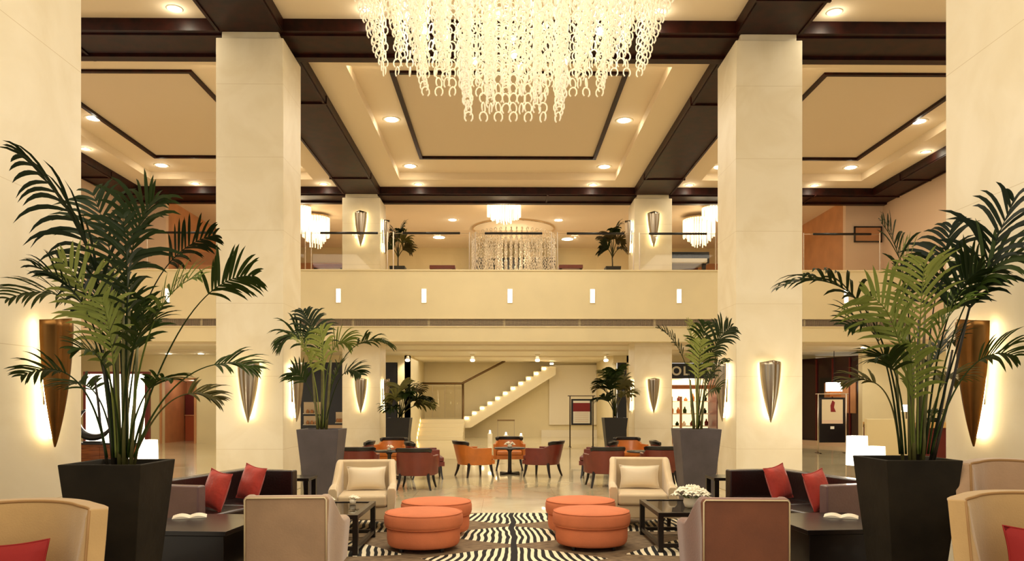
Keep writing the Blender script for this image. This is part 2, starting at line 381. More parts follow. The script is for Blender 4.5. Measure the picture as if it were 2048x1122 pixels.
# glass balustrade
for i, cx in enumerate((-10.9, -8.43, -5.96, -3.49+.03, -1.02-.03, 1.45, 3.92, 6.39, 8.86, 11.3)):
    pass
xs = [at(1027+165*k-82.5, 500, YP).x for k in range(-5, 7)]
for i in range(len(xs)-1):
    a, b = xs[i]+.09, xs[i+1]-.09
    if b > 12 or a < -12.1: continue
    c = (a+b)/2; pos = i-5
    l = 'at the centre' if pos == 0 else ('%s %s of centre' % (['', 'first', 'second', 'third', 'fourth', 'fifth', 'sixth'][abs(pos)], 'left' if pos < 0 else 'right'))
    t = thing('glass_balustrade', (c, YP+.12, 5.55), 'clear glass balustrade panel with dark handrail, '+l, 'balustrade', 'glass balustrade panels on the gallery edge')
    h = (b-a)/2
    MB().box(-h+.04, h-.04, -.006, .006, .04, 1.08).build('glass_pane', M_GLASS, t)
    MB().tube([(-h+.28, -.02, 1.12), (h-.28, -.02, 1.12)], .035, 10).build('handrail', M_BLACK, t, smooth=True)
    MB().tube([(-h, 0, 1.12), (h, 0, 1.12)], .008, 6).build('rail_rod', M_STEEL, t)
    for q in (-h, h):
        MB().tube([(q, 0, 0), (q, 0, 1.16)], .017, 8).build('post', M_STEEL, t)
    MB().box(-h, h, -.02, .02, 0, .03).build('base_channel', M_STEEL, t)

# ------------------------------------------------------------------ sconces
def make_sconce(loc, rz, label, s=1., m=None, glow=1.):
    """rz = 0 faces -Y; origin on the wall face at the foot of the shield"""
    t = thing('shield_sconce', loc, label, 'wall sconce', 'shield shaped wall sconces', rz)
    H = 1.03; Wd = .385; rows = 22; cols = 14; vs = []; fs = []
    for i in range(rows+1):
        u = i/rows; w = Wd/2*(1-u**1.75)*(1-.06*(1-u))+.004; d = .13*(w/(Wd/2))**.8
        for j in range(cols+1):
            q = -1+2*j/cols
            ridge = .016*math.cos(q*math.pi*3)*(w/(Wd/2))
            vs.append((w*q, -.075-d*(1-q*q)-ridge, H*(1-u)+(0.03*(1-abs(q)) if i == 0 else 0)))
    for i in range(rows):
        for j in range(cols):
            a = i*(cols+1)+j; fs.append((a, a+1, a+cols+2, a+cols+1))
    MB().add(vs, fs).build('shield', m or M_PEWTER, t, smooth=True, solid=.008)
    MB().box(-.03, .03, -.09, 0, .35, .75).build('bracket', M_DARKMETAL, t)
    def edge(sg): return [(sg*(Wd/2*(1-u**1.75)*.80), -.055, H*(1-u)) for u in [k/14*.93 for k in range(15)]]
    for sg in (-1, 1): MB().tube(edge(sg), .010, 6).build('lamp_tube', emis('sconce_glow', (255, 234, 180), 28*glow) if 'sconce_glow' not in bpy.data.materials else bpy.data.materials['sconce_glow'], t)
    return t
zb = 1.35
Xi = WI
for sx, nm in ((-1, 'left'), (1, 'right')):
    rz = R(90) if sx < 0 else R(-90)      # faces the aisle
    make_sconce((sx*WI, YN+.60, zb-.12), rz, 'big bronze shield sconce on the near %s column' % nm, m=M_BRONZE)
    make_sconce((sx*(WI+CW/2), YM, zb-.10), 0, 'pewter shield sconce on the front of the %s middle column' % nm)
    make_sconce((sx*WI, YM+.55, zb-.10), rz, 'pewter shield sconce on the aisle side of the %s middle column' % nm)
    make_sconce((sx*(WI+CW/2), YB, 1.27), 0, 'shield sconce on the front of the far %s column, lower floor' % nm)
    make_sconce((sx*WI, YB+.5, 1.27), rz, 'shield sconce on the aisle side of the far %s column, lower floor' % nm)
    make_sconce((sx*(WI+CW/2), YB, 6.33), 0, 'shield sconce on the front of the far %s column, upper gallery' % nm)
    make_sconce((sx*WI, YB+.5, 6.2), rz, 'shield sconce on the aisle side of the far %s column, upper gallery' % nm)

# ------------------------------------------------------------------ chandeliers
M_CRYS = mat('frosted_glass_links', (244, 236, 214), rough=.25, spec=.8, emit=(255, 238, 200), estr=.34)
M_CHROME = mat('warm_chrome', (220, 200, 170), rough=.15, metal=1.)
def link_mb(mb, x, y, z, a, rr=.055, t=.0095, hh=.07):
    """one open C shaped glass link hanging in a chain"""
    n = 8; pts = []
    for k in range(n+1):
        u = R(-55)+k*R(290)/n
        px = rr*math.cos(u); pz = hh*math.sin(u)
        pts.append((x+px*math.cos(a), y+px*math.sin(a), z+pz))
    mb.tube(pts, t, 5)
chand = thing('chandelier', (0.02, 10.15, ZS+.1), 'huge square tiered chandelier of hanging glass link chains above the aisle', 'chandelier')
ZT = ZS+.1
mb = MB(); mb.box(-2.1, 2.1, -2.1, 2.1, 0.0, .12); mb.build('frame', M_CHROME, chand, bevel=.01)
MB().box(-1.2, 1.2, -1.2, 1.2, .12, .42).build('ceiling_mount', M_CHROME, chand)
tiers = [(4.0, 6.72), (3.3, 6.72), (2.57, 6.12), (1.9, 6.12), (1.24, 5.5), (.62, 5.5)]
chains = []
for ri, (w_, zb_) in enumerate(tiers):
    n = max(2, round(w_/.2)); Ln = ZT-zb_; nl = round(Ln/.135)
    for k in range(n):
        q = -w_/2+w_*k/n
        for x, y in ((q, w_/2), (w_/2, -q), (-q, -w_/2), (-w_/2, q)): chains.append((x, y, nl, Ln+random.uniform(-.03, .03), ri))
# the hundred that show largest: the back rows and low hems that the camera sees whole
chains.sort(key=lambda c: -(c[3]*1.2+c[1]*.8))
shared = {}; bulk = MB()
for i, (x, y, nl, Ln, ri) in enumerate(chains):
    if i < 100:
        if nl not in shared:
            mb = MB()
            for q in range(nl): link_mb(mb, 0, 0, -Ln+.08+q*(Ln-.08)/nl, (.45 if q % 2 else -.45), .058, .0115, .072)
            o = mb.build('glass_chain', M_CRYS, chand, smooth=True); shared[nl] = o
        else:
            o = shared[nl].copy(); COL.objects.link(o)
        o.location = (x, y, 0); o.rotation_euler = (0, 0, random.uniform(-.9, .9))
    else:
        b = random.uniform(-.5, .5)
        for q in range(nl): link_mb(bulk, x, y, -Ln+.08+q*(Ln-.08)/nl, b+(.45 if q % 2 else -.45), .058, .0115, .072)
o = bulk.build('glass_chains', M_CRYS, chand, smooth=True); o['kind'] = 'stuff'
mb0 = MB().lathe([(.001, -.05), (.03, -.04), (.045, 0), (.03, .04), (.001, .05)], 10)
for (x, y, z) in [(-1.55, 1.3, -.75), (-1.0, 1.6, -.9), (-.55, 1.1, -1.5), (0, 1.5, -1.0), (.1, .7, -1.75), (.75, .9, -1.6), (.5, 1.7, -.7), (1.1, 1.5, -1.0), (1.5, 1.2, -.7),
                  (-.3, .2, -1.2), (-.9, .3, -.9), (.9, .1, -.9), (1.2, .6, -1.3), (-1.25, .7, -1.25), (-.2, 1.75, -.5), (.3, -.6, -1.1), (-.8, -.9, -.8), (.9, -1.1, -.8), (0, 0, -1.9)]:
    b = mb0.build('bulb', M_BULB, chand, smooth=True); b.location = (x, y, z)
for x, y in ((-1.4, -1.4), (1.4, -1.4), (-1.4, 1.4), (1.4, 1.4), (0, 0)): light('POINT', (x, y, -.7), 26, (1, .93, .78), size=.25, parent=chand)

def small_chandelier(px, ytop, ybot, w, Y, label, tiers=3, dens=.09, dark=False):
    p = at(px, ytop, Y); zt = p.z; zb2 = at(px, ybot, Y).z; r0 = w*Y/F_PX/2
    t = thing('crystal_chandelier', (p.x, Y, zt), label, 'chandelier', 'gallery chandeliers')
    MB().lathe([(.001, 0), (r0, 0), (r0, .05), (.001, .05)], 24).build('frame', M_CHROME, t)
    if zt+.1 < ZM: MB().tube([(0, 0, .05), (0, 0, ZM-zt)], .02, 8).build('suspension_rod', M_CHROME, t)
    H = zt-zb2
    for i in range(tiers):
        r = r0*(1-.28*i); hb = -H*(.5+.5*(i+1)/tiers); mb = MB(); n = max(8, int(2*math.pi*r/dens))
        for k in range(n):
            a = 2*math.pi*k/n
            mb.tube([(r*math.cos(a), r*math.sin(a), 0), (r*math.cos(a), r*math.sin(a), hb+random.uniform(0, .08))], .018, 5)
        mb.build('crystal_curtain', emis('crystal_lit', (255, 236, 196), 1.5) if 'crystal_lit' not in bpy.data.materials else bpy.data.materials['crystal_lit'], t, smooth=True)
    light('POINT', (0, 0, -H*.5), 35, (1, .86, .62), size=.2, parent=t)
small_chandelier(1008, 411, 448, 66, 25.6, 'small crystal chandelier glowing at the centre of the upper gallery')
small_chandelier(632, 436, 496, 52, 27.0, 'crystal chandelier glowing left of the far left column')
small_chandelier(1398, 440, 494, 62, 27.0, 'crystal chandelier glowing right of the far right column, lower one')
small_chandelier(1428, 416, 446, 46, 25.6, 'small crystal chandelier half hidden by the right middle column, higher one')
small_chandelier(604, 414, 470, 34, 25.6, 'small crystal chandelier half hidden by the left middle column')
# crystal curtain chandelier deeper in the gallery
p = at(1027, 470, 30.2)
t = thing('bead_curtain_chandelier', (p.x, 30.2, ZM+.25), 'wide crystal link chandelier hanging low behind the centre balustrade', 'chandelier')
MB().lathe([(1.56, -.05), (1.62, -.05), (1.62, 0), (1.56, 0), (1.56, -.05)], 40, cap=False).build('frame', M_CHROME, t)
mb = MB(); mb2 = MB()
for rad in (1.6, 1.1, .6):
    n = int(2*math.pi*rad/.2)
    for k in range(n):
        a = 2*math.pi*k/n; x, y = rad*math.cos(a), rad*math.sin(a); nl = 22
        for q in range(nl):
            z = -.35-q*.118; link_mb(mb if q % 7 or q < 8 else mb2, x, y, z, random.uniform(0, 3), .05, .013, .05)
a = mb.build('crystal_links', mat('clear_crystal_links', (214, 200, 178), rough=.2, spec=.8, emit=(255, 236, 200), estr=.04), t, smooth=True); a['kind'] = 'stuff'
a = mb2.build('bright_crystals', bpy.data.materials['crystal_lit'], t, smooth=True); a['kind'] = 'stuff'
light('POINT', (0, 0, -1.2), 60, (1, .86, .62), size=.3, parent=t)
# ------------------------------------------------------------------ rug
def rug_material():
    m = bpy.data.materials.new('zebra_rug'); m.use_nodes = True; nt = m.node_tree; b = nt.nodes['Principled BSDF']; N = nt.nodes.new; L = nt.links.new
    b.inputs['Roughness'].default_value = .95
    tc = N('ShaderNodeTexCoord'); sp = N('ShaderNodeSeparateXYZ'); L(tc.outputs['Object'], sp.inputs[0])
    def mth(op, a, c=None, v=None, v2=None):
        n = N('ShaderNodeMath'); n.operation = op
        if isinstance(a, (int, float)): n.inputs[0].default_value = a
        else: L(a, n.inputs[0])
        if c is not None:
            if isinstance(c, (int, float)): n.inputs[1].default_value = c
            else: L(c, n.inputs[1])
        if v is not None:
            if isinstance(v, (int, float)): n.inputs[2].default_value = v
            else: L(v, n.inputs[2])
        return n.outputs[0]
    X, Y = sp.outputs[0], sp.outputs[1]
    nz = N('ShaderNodeTexNoise'); nz.inputs['Scale'].default_value = 1.6; nz.inputs['Detail'].default_value = 1; L(tc.outputs['Object'], nz.inputs['Vector'])
    wob = mth('SUBTRACT', nz.outputs['Fac'], .5)
    cur = None; cols = []
    def lens(cx, cy0, period, hw, hh, ang, stripe):
        """column of leaf shapes filled with stripes"""
        xr = mth('SUBTRACT', X, cx)
        yr = mth('ADD', mth('SUBTRACT', Y, cy0), mth('MULTIPLY', xr, ang))
        yy = mth('SUBTRACT', mth('MODULO', mth('ADD', yr, period*20.5), period), period/2)
        q = mth('DIVIDE', xr, hw); prof = mth('MULTIPLY', mth('SUBTRACT', 1.0, mth('POWER', mth('ABSOLUTE', q), 1.3)), hh)
        inside = mth('LESS_THAN', mth('ABSOLUTE', yy), prof)
        ph = mth('ADD', mth('MULTIPLY', mth('ADD', xr, mth('MULTIPLY', wob, .16)), 1/stripe), mth('MULTIPLY', mth('MULTIPLY', yy, xr), 1.6+abs(ang)*3))
        st = mth('GREATER_THAN', mth('FRACT', mth('ADD', ph, .25)), .5)
        return inside, st
    base = N('ShaderNodeTexNoise'); base.inputs['Scale'].default_value = 9; base.inputs['Detail'].default_value = 5
    mp = N('ShaderNodeMapping'); mp.inputs['Scale'].default_value = (1, 5, 1); L(tc.outputs['Object'], mp.inputs[0]); L(mp.outputs[0], base.inputs['Vector'])
    rp = N('ShaderNodeValToRGB'); e = rp.color_ramp.elements; e[0].position = .35; e[0].color = lin((84, 64, 44))+(1,); e[1].position = .65; e[1].color = lin((140, 118, 88))+(1,)
    L(base.outputs['Fac'], rp.inputs['Fac']); out = rp.outputs['Color']
    for cx, cy0, per, hw, hh, ang, stp in ((0.0, 9.28, 1.42, .95, .62, 0, .082), (-2.0, 8.5, 1.5, .85, .5, .5, .085), (2.0, 8.5, 1.5, .85, .5, -.5, .085), (-3.6, 9.2, 1.5, .7, .5, .2, .085), (3.6, 9.2, 1.5, .7, .5, -.2, .085)):
        ins, st = lens(cx, cy0, per, hw, hh, ang, stp)
        c = N('ShaderNodeMix'); c.data_type = 'RGBA'; L(st, c.inputs['Factor']); c.inputs['A'].default_value = lin((12, 9, 8))+(1,); c.inputs['B'].default_value = lin((238, 224, 190))+(1,)
        k = N('ShaderNodeMix'); k.data_type = 'RGBA'; L(ins, k.inputs['Factor']); L(out, k.inputs['A']); L(c.outputs['Result'], k.inputs['B']); out = k.outputs['Result']
    # dark spine down the middle
    sp_ = mth('LESS_THAN', mth('ABSOLUTE', mth('ADD', X, mth('MULTIPLY', wob, .1))), .035)
    k = N('ShaderNodeMix'); k.data_type = 'RGBA'; L(sp_, k.inputs['Factor']); L(out, k.inputs['A']); k.inputs['B'].default_value = lin((12, 9, 8))+(1,); out = k.outputs['Result']
    L(out, b.inputs['Base Color'])
    return m
tag(MB().box(-3.7, 3.7, 3.0, 11.1, 0, .012).build('area_rug', rug_material()), 'large taupe rug with black and white zebra striped leaf motifs', 'rug')
Z0 = .012

# ------------------------------------------------------------------ upholstery
M_LEG = mat('dark_chair_leg', (22, 12, 9), rough=.3)
M_TAN = mat('tan_velvet', (172, 138, 104), rough=.75, sheen=.4, var=.12, vscale=4, bump=.1, bscale=60)
M_RUST = mat('rust_velvet', (122, 68, 38), rough=.75, sheen=.4, var=.15, vscale=4, bump=.1, bscale=60)
M_BEIGE = mat('beige_satin', (206, 182, 142), rough=.5, sheen=.3, var=.08, vscale=4)
M_BEIGE2 = mat('beige_piping', (224, 202, 160), rough=.5)
M_GOLD = mat('straw_fabric', (182, 146, 92), rough=.8, sheen=.3, var=.08, vscale=5, bump=.1, bscale=90)
M_LUMB = mat('champagne_satin', (222, 204, 172), rough=.38, sheen=.3, bump=.25, bscale=5)
M_LEATHER = mat('oxblood_leather', (36, 17, 15), rough=.3, coat=.2, var=.2, vscale=4, bump=.15, bscale=40)
M_LEATHERLIT = mat('lit_arm_leather', (100, 74, 74), rough=.36, coat=.2, var=.15, vscale=4, bump=.12, bscale=40)  # sofa leather made lighter: light on the near arm put into colour
M_ORANGE = mat('orange_fabric', (206, 116, 74), rough=.85, sheen=.0, var=.08, vscale=6, bump=.12, bscale=90)
M_CORAL = mat('coral_cushion_fabric', (180, 52, 38), rough=.6, sheen=.1, bump=.6, bscale=9, var=.2, vscale=8)
M_RED = mat('red_cushion_fabric', (140, 14, 6), rough=.8, sheen=.0, bump=.2, bscale=12)
M_MAROON = mat('maroon_leather', (112, 42, 28), rough=.4, coat=.15, var=.18, vscale=5)
M_AMBER = mat('amber_leather', (196, 112, 40), rough=.42, coat=.15, var=.18, vscale=5)

def smoothstep(a, b, x):
    t = max(0, min(1, (x-a)/(b-a))); return t*t*(3-2*t)

def pillow(name, w, h, d, m, loc, rot, label, cat='cushion', group=None, pinch=.1):
    n = 12; vs = []; fs = []
    for s in (1, -1):
        for i in range(n+1):
            for j in range(n+1):
                u = -1+2*i/n; v = -1+2*j/n
                k = (1-abs(u)**2.6)*(1-abs(v)**2.6)
                px = u*w/2*(1-pinch*(1-v*v)*abs(u)); pz = v*h/2*(1-pinch*(1-u*u)*abs(v))
                vs.append((px, s*d/2*(k**.55), pz))
    q = (n+1)*(n+1)
    for s in (0, 1):
        for i in range(n):
            for j in range(n):
                a = s*q+i*(n+1)+j; fs.append((a, a+1, a+n+2, a+n+1))
    o = thing(name, loc, label, cat, group); o.rotation_euler = rot
    MB().add(vs, fs).build('cover', m, o, smooth=True)
    # welt
    pts = []
    for k in range(48):
        a = 2*math.pi*k/48; c, s_ = math.cos(a), math.sin(a); mx = max(abs(c), abs(s_)); u, v = c/mx, s_/mx
        pts.append((u*w/2*(1-pinch*(1-v*v)*abs(u)), 0, v*h/2*(1-pinch*(1-u*u)*abs(v))))
    pts.append(pts[0]); MB().tube(pts, .006, 6, cap=False).build('welt', m, o, smooth=True)
    return o

def club_chair(loc, rz, m, label, w=.80, h=.81, dep=.86, flare=.05, group=None, seat_m=None, pipe=M_BEIGE2):
    """tuxedo armchair: straight tall back, arms swooping down and forward. Faces -Y, origin on floor under the middle"""
    t = thing('club_armchair', loc, label, 'armchair', group, rz)
    hw = w/2; yb = dep/2; yf = -dep/2
    MB().box(-hw+.02, hw-.02, yb-.13, yb, .14, h).build('backrest', m, t, bevel=.03, seg=4)
    for s in (-1, 1):
        rings = []
        n = 18
        for k in range(n+1):
            u = k/n; y = (yb-.02)+(yf+.04-(yb-.02))*u
            top = h-(h-.55)*smoothstep(.12, .62, u)+.015*math.sin(u*math.pi)-.02*smoothstep(.85, 1, u)
            off = flare*smoothstep(.1, .7, u); th = .09+.02*smoothstep(.5, 1, u)
            xo = s*(hw-.01+off); xi = xo-s*th
            zb_ = .14+.0*u
            r = .022
            rings.append([Vector((xi, y, zb_)), Vector((xo-s*.03, y, zb_)), Vector((xo, y, top-.03)), Vector((xo-s*r, y, top)), Vector((xi+s*r, y, top)), Vector((xi, y, top-.03))])
        MB().loft(rings).build('arm', m, t, smooth=True, bevel=.012, seg=3)
    MB().box(-hw+.06, hw-.06, yf+.06, yb-.1, .14, .30).build('seat_rail', m, t, bevel=.015)
    MB().box(-hw+.09, hw-.09, yf+.02, yb-.12, .30, .45).build('seat_cushion', seat_m or m, t, bevel=.04, seg=4)
    # piping around the outside back
    pts = [(-hw+.03, yb+.004, .16), (-hw+.03, yb+.004, h-.03), (-hw+.045, yb+.004, h-.012), (hw-.045, yb+.004, h-.012), (hw-.03, yb+.004, h-.03), (hw-.03, yb+.004, .16)]
    MB().tube(pts, .007, 6).build('piping', pipe, t, smooth=True)
    for sx in (-1, 1):
        for sy in (-1, 1):
            MB().taper(sx*(hw-.08), sy*(yb-.08), 0, .15, .035, .035, .05, .05).build('leg', M_LEG, t)
    return t
PI = math.pi
# near pair, backs to the camera (face +Y -> rotate 180)
club_chair((-1.93, 6.83, Z0), PI+R(3), M_TAN, 'tan velvet armchair seen from behind, left of the orange ottomans', w=.72, flare=.06, group=None)
club_chair((1.86, 6.63, Z0), PI-R(3), M_RUST, 'rust brown velvet armchair seen from behind, right of the orange ottomans', w=.74, flare=.06)
# far pair facing the camera
club_chair((-1.88, 9.86, Z0), R(6), M_BEIGE, 'beige satin armchair facing forward on the left, behind the coffee table', w=.78, h=.83, flare=.03)
club_chair((1.66, 10.0, Z0), R(-6), M_BEIGE, 'beige satin armchair facing forward on the right, behind the coffee table', w=.80, h=.85, flare=.03)
pillow('lumbar_cushion', .5, .3, .14, M_LUMB, (-1.885, 10.03, .615), (R(-12), 0, R(6)), 'champagne satin lumbar cushion on the left beige armchair', group='champagne lumbar cushions')
pillow('lumbar_cushion', .52, .3, .14, M_LUMB, (1.67, 10.17, .62), (R(-12), 0, R(-6)), 'champagne satin lumbar cushion on the right beige armchair', group='champagne lumbar cushions')

def wing_chair(loc, rz, m, label, w=1.0, h=1.02, dep=.8, sc=1.):
    """curved back armchair with turned out wings. Faces -Y"""
    t = thing('wingback_armchair', loc, label, 'armchair', None, rz)
    n = 28; inner = []; outer = []
    def ring(u):
        a = (u-.5)*R(176); rx = w/2; ry = dep*.62
        x = rx*math.sin(a); y = dep*.5-ry*(1-math.cos(a))
        k = abs(u-.5)*2
        top = h-.035*k**2-(.40)*smoothstep(.78, .97, k)
        out = .045*smoothstep(.5, .75, k)
        nx, ny = math.sin(a), math.cos(a)
        L = math.hypot(nx, ny); nx /= L; ny /= L
        lo = .16; th = .10
        q = []
        for f, z in ((0, lo), (0, .45), (.02+out*.3, top-.25 if top > .8 else top-.1), (.05+out, top-.03), (.05+out+.01, top), (.05+out-th+.01, top), (-th+.05+out*.8, top-.04), (-th+.01, .5), (-th, lo)):
            q.append(Vector((x+nx*f, y+ny*f, z)))
        return q
    MB().loft([ring(k/n) for k in range(n+1)]).build('shell', m, t, smooth=True, bevel=.01)
    pts = []; pts2 = []
    for k in range(n+1):
        q = ring(k/n); pts.append(q[5]+Vector((0, 0, -.012))); pts2.append(q[4])
    MB().tube(pts, .009, 6).build('piping', mat('bronze_welt', (150, 110, 60), rough=.6) if 'bronze_welt' not in bpy.data.materials else bpy.data.materials['bronze_welt'], t, smooth=True)
    MB().box(-w/2+.1, w/2-.1, -dep*.5-.02, dep*.36, .16, .34).build('seat_rail', m, t, bevel=.03, seg=3)
    MB().box(-w/2+.12, w/2-.12, -dep*.5-.05, dep*.30, .34, .48).build('seat_cushion', m, t, bevel=.045, seg=4)
    for sx in (-1, 1):
        for sy in (-1, 1): MB().taper(sx*(w/2-.2), sy*.25, 0, .17, .035, .035, .055, .055).build('leg', M_LEG, t)
    return t
wing_chair((-2.93, 4.35, Z0), R(0), M_GOLD, 'straw coloured curved armchair with red cushion at the near left', w=.98, h=1.0)
wing_chair((3.14, 4.55, Z0), R(0), M_GOLD, 'straw coloured curved armchair with red cushion at the near right', w=1.0, h=1.02)
wing_chair((3.52, 5.42, Z0), R(-10), M_TAN, 'taupe high curved armchair between planter and near right column', w=.62, h=1.17, dep=.6)
pillow('scatter_cushion', .5, .42, .16, M_RED, (-2.93, 4.38, .60), (R(-14), R(-4), R(2)), 'plain red cushion on the near left armchair', group='red cushions in the near armchairs')
pillow('scatter_cushion', .52, .42, .16, M_RED, (3.12, 4.55, .64), (R(-14), R(4), R(-2)), 'plain red cushion on the near right armchair', group='red cushions in the near armchairs')

# sofas
def sofa(loc, rz, label, mir):
    """tuxedo sofa, back at -X local, length along Y; mir = -1 mirrors"""
    t = thing('leather_sofa', loc, label, 'sofa', None, rz); m = mir
    def bx(x0, x1, *a): x0, x1 = sorted((x0*m, x1*m)); return MB().box(x0, x1, *a)
    Lh = .98
    bx(0, .14, -Lh, Lh, .1, .76).build('backrest', M_LEATHER, t, bevel=.02, seg=3)
    bx(.0, .74, Lh-.13, Lh, .1, .75).build('arm', M_LEATHER, t, bevel=.02, seg=3)
    bx(.0, .74, -Lh, -Lh+.13, .1, .75).build('arm', M_LEATHERLIT, t, bevel=.02, seg=3)
    bx(.12, .72, -Lh+.12, Lh-.12, .1, .28).build('seat_rail', M_LEATHER, t, bevel=.01)
    for k in (-1, 1):
        y0, y1 = sorted((0.005*k, k*(Lh-.135))); bx(.14, .73, y0, y1, .28, .43).build('seat_cushion', M_LEATHER, t, bevel=.035, seg=4)
    for y in (-Lh+.06, Lh-.06):
        for x in (.06, .66): MB().taper(x*m, y, 0, .1, .04, .04, .05, .05).build('leg', M_LEG, t)
    return t
ax, ay, bxx, byy = -3.85, 7.98, -3.40, 9.75
ang = math.atan2(byy-ay, bxx-ax)-PI/2
sofa(((ax+bxx)/2, (ay+byy)/2, Z0), ang, 'dark oxblood leather sofa with coral cushions on the left', 1)
sofa((-(ax+bxx)/2-.02, (ay+byy)/2, Z0), -ang, 'dark oxblood leather sofa with coral cushions on the right', -1)
for i, (x, y, sx) in enumerate(((-3.20, 8.35, -1), (-3.05, 9.05, -1), (3.27, 8.3, 1), (3.09, 9.0, 1))):
    pillow('scatter_cushion', .42, .42, .15, M_CORAL, (x, y, .655), (R(-16), R(sx*6*(-1)), R(sx*40)), 'crumpled coral cushion, %s of two on the %s sofa' % (('nearer', 'farther')[i % 2], side(x)), group='coral cushions on the leather sofas')

# ottomans
def ottoman(x, y, label):
    t = thing('round_ottoman', (x, y, Z0), label, 'ottoman', 'round orange ottomans')
    MB().lathe([(.001, .05), (.37, .05), (.385, .07), (.395, .12), (.395, .22), (.385, .25), (.001, .25)], 40).build('skirt', M_ORANGE, t, smooth=True)
    MB().lathe([(.001, .24), (.39, .24), (.415, .255), (.425, .29), (.425, .36), (.412, .392), (.38, .408), (.3, .418), (.15, .424), (.001, .426)], 40).build('cushion', M_ORANGE, t, smooth=True)
    for r, z in ((.412, .395), (.41, .252)):
        pts = [(r*math.cos(2*PI*k/40), r*math.sin(2*PI*k/40), z) for k in range(41)]
        MB().tube(pts, .006, 6, cap=False).build('piping', M_ORANGE, t, smooth=True)
    for a in range(4):
        c, s = math.cos(PI/4+a*PI/2)*.3, math.sin(PI/4+a*PI/2)*.3
        disc(MB(), .025, 0, .052, 10).build('foot', M_LEG, t, M=Matrix.Translation((c, s, 0)))
    return t
ottoman(-.98, 8.42, 'round orange ottoman, nearer one left of the aisle')
ottoman(-.92, 9.33, 'round orange ottoman, farther one left of the aisle')
ottoman(.85, 8.50, 'round orange ottoman, nearer one right of the aisle')
ottoman(.82, 9.42, 'round orange ottoman, farther one right of the aisle')

# coffee tables
M_TBL = mat('espresso_wood', (18, 9, 7), rough=.3, coat=.1)
M_TGLASS = glassmat('smoked_glass', (.55, .5, .42), refl=.5)
def coffee_table(x0, x1, y0, y1, h, label, b=.06):
    cx, cy = (x0+x1)/2, (y0+y1)/2; hx, hy = (x1-x0)/2, (y1-y0)/2
    t = thing('coffee_table', (cx, cy, Z0), label, 'coffee table')
    mb = MB(); frame(mb, -hx, hx, -hy, hy, b, b, b, b, h-.045, h); mb.build('table_top_frame', M_TBL, t)
    MB().box(-hx+b, hx-b, -hy+b, hy-b, h-.02, h-.008).build('glass_top', M_TGLASS, t)
    for sx in (-1, 1):
        for sy in (-1, 1): MB().box(sx*hx-(.055 if sx > 0 else 0), sx*hx+(.055 if sx < 0 else 0), sy*hy-(.055 if sy > 0 else 0), sy*hy+(.055 if sy < 0 else 0), 0, h-.045).build('leg', M_TBL, t)
    for sx in (-1, 1): MB().box(sx*(hx-.028)-.02, sx*(hx-.028)+.02, -hy+.055, hy-.055, .05, .09).build('stretcher', M_TBL, t)
    for sy in (-1, 1): MB().box(-hx+.055, hx-.055, sy*(hy-.028)-.02, sy*(hy-.028)+.02, .05, .09).build('stretcher', M_TBL, t)
    return t
coffee_table(-2.72, -1.62, 8.02, 9.15, .42, 'dark framed glass coffee table on the left with low white flowers')
coffee_table(1.52, 2.62, 8.15, 9.3, .42, 'dark framed glass coffee table on the right with white orchid bowl')
# solid dark tables by the planters
def cube_table(loc, rz, label):
    t = thing('low_side_table', loc, label, 'side table', None, rz)
    MB().box(-.44, .44, -.5, .5, .46, .50).build('table_top', M_TBL, t, bevel=.004)
    MB().box(-.41, .41, -.47, .47, .04, .455).build('body', M_TBL, t, bevel=.004)
    MB().box(-.37, .37, -.43, .43, 0, .04).build('plinth', M_BLACK, t)
    return t
cube_table((-2.84, 7.06, Z0), R(-5), 'low black box table with open papers beside the left planter')
cube_table((2.86, 7.08, Z0), R(5), 'low black box table with open papers beside the right planter')
M_PAPER = mat('paper', (240, 228, 205), rough=.7)
def magazine(x, y, z, rz, label):
    vs = []; n = 8
    o = MB()
    for s in (-1, 1):
        rings = [[Vector((s*u*.15, -.11, .004+.03*math.sin(u*PI)*.6)), Vector((s*u*.15, .11, .004+.03*math.sin(u*PI)*.6)), Vector((s*u*.15, .11, 0)), Vector((s*u*.15, -.11, 0))] for u in [k/n for k in range(n+1)]]
        o.loft(rings)
    q = o.build('open_magazine', M_PAPER, smooth=False); q.location = (x, y, z); q.rotation_euler = (0, 0, rz)
    return tag(q, label, 'magazine')
magazine(-3.08, 7.36, Z0+.502, R(20), 'open white magazine on the dark table beside the left planter')
magazine(3.08, 7.3, Z0+.502, R(-25), 'open white magazine on the dark table beside the right planter')
# small dark side tables by the middle columns
for sx, nm in ((-1, 'left'), (1, 'right')):
    t = thing('side_table', (sx*3.0, 10.72, Z0), 'small dark side table between sofa and planter on the %s' % nm, 'side table')
    MB().box(-.26, .26, -.25, .25, .52, .56).build('table_top', M_TBL, t, bevel=.004)
    for a in (-1, 1):
        for b in (-1, 1): MB().box(a*.22-.03, a*.22+.03, b*.21-.03, b*.21+.03, 0, .52).build('leg', M_TBL, t)

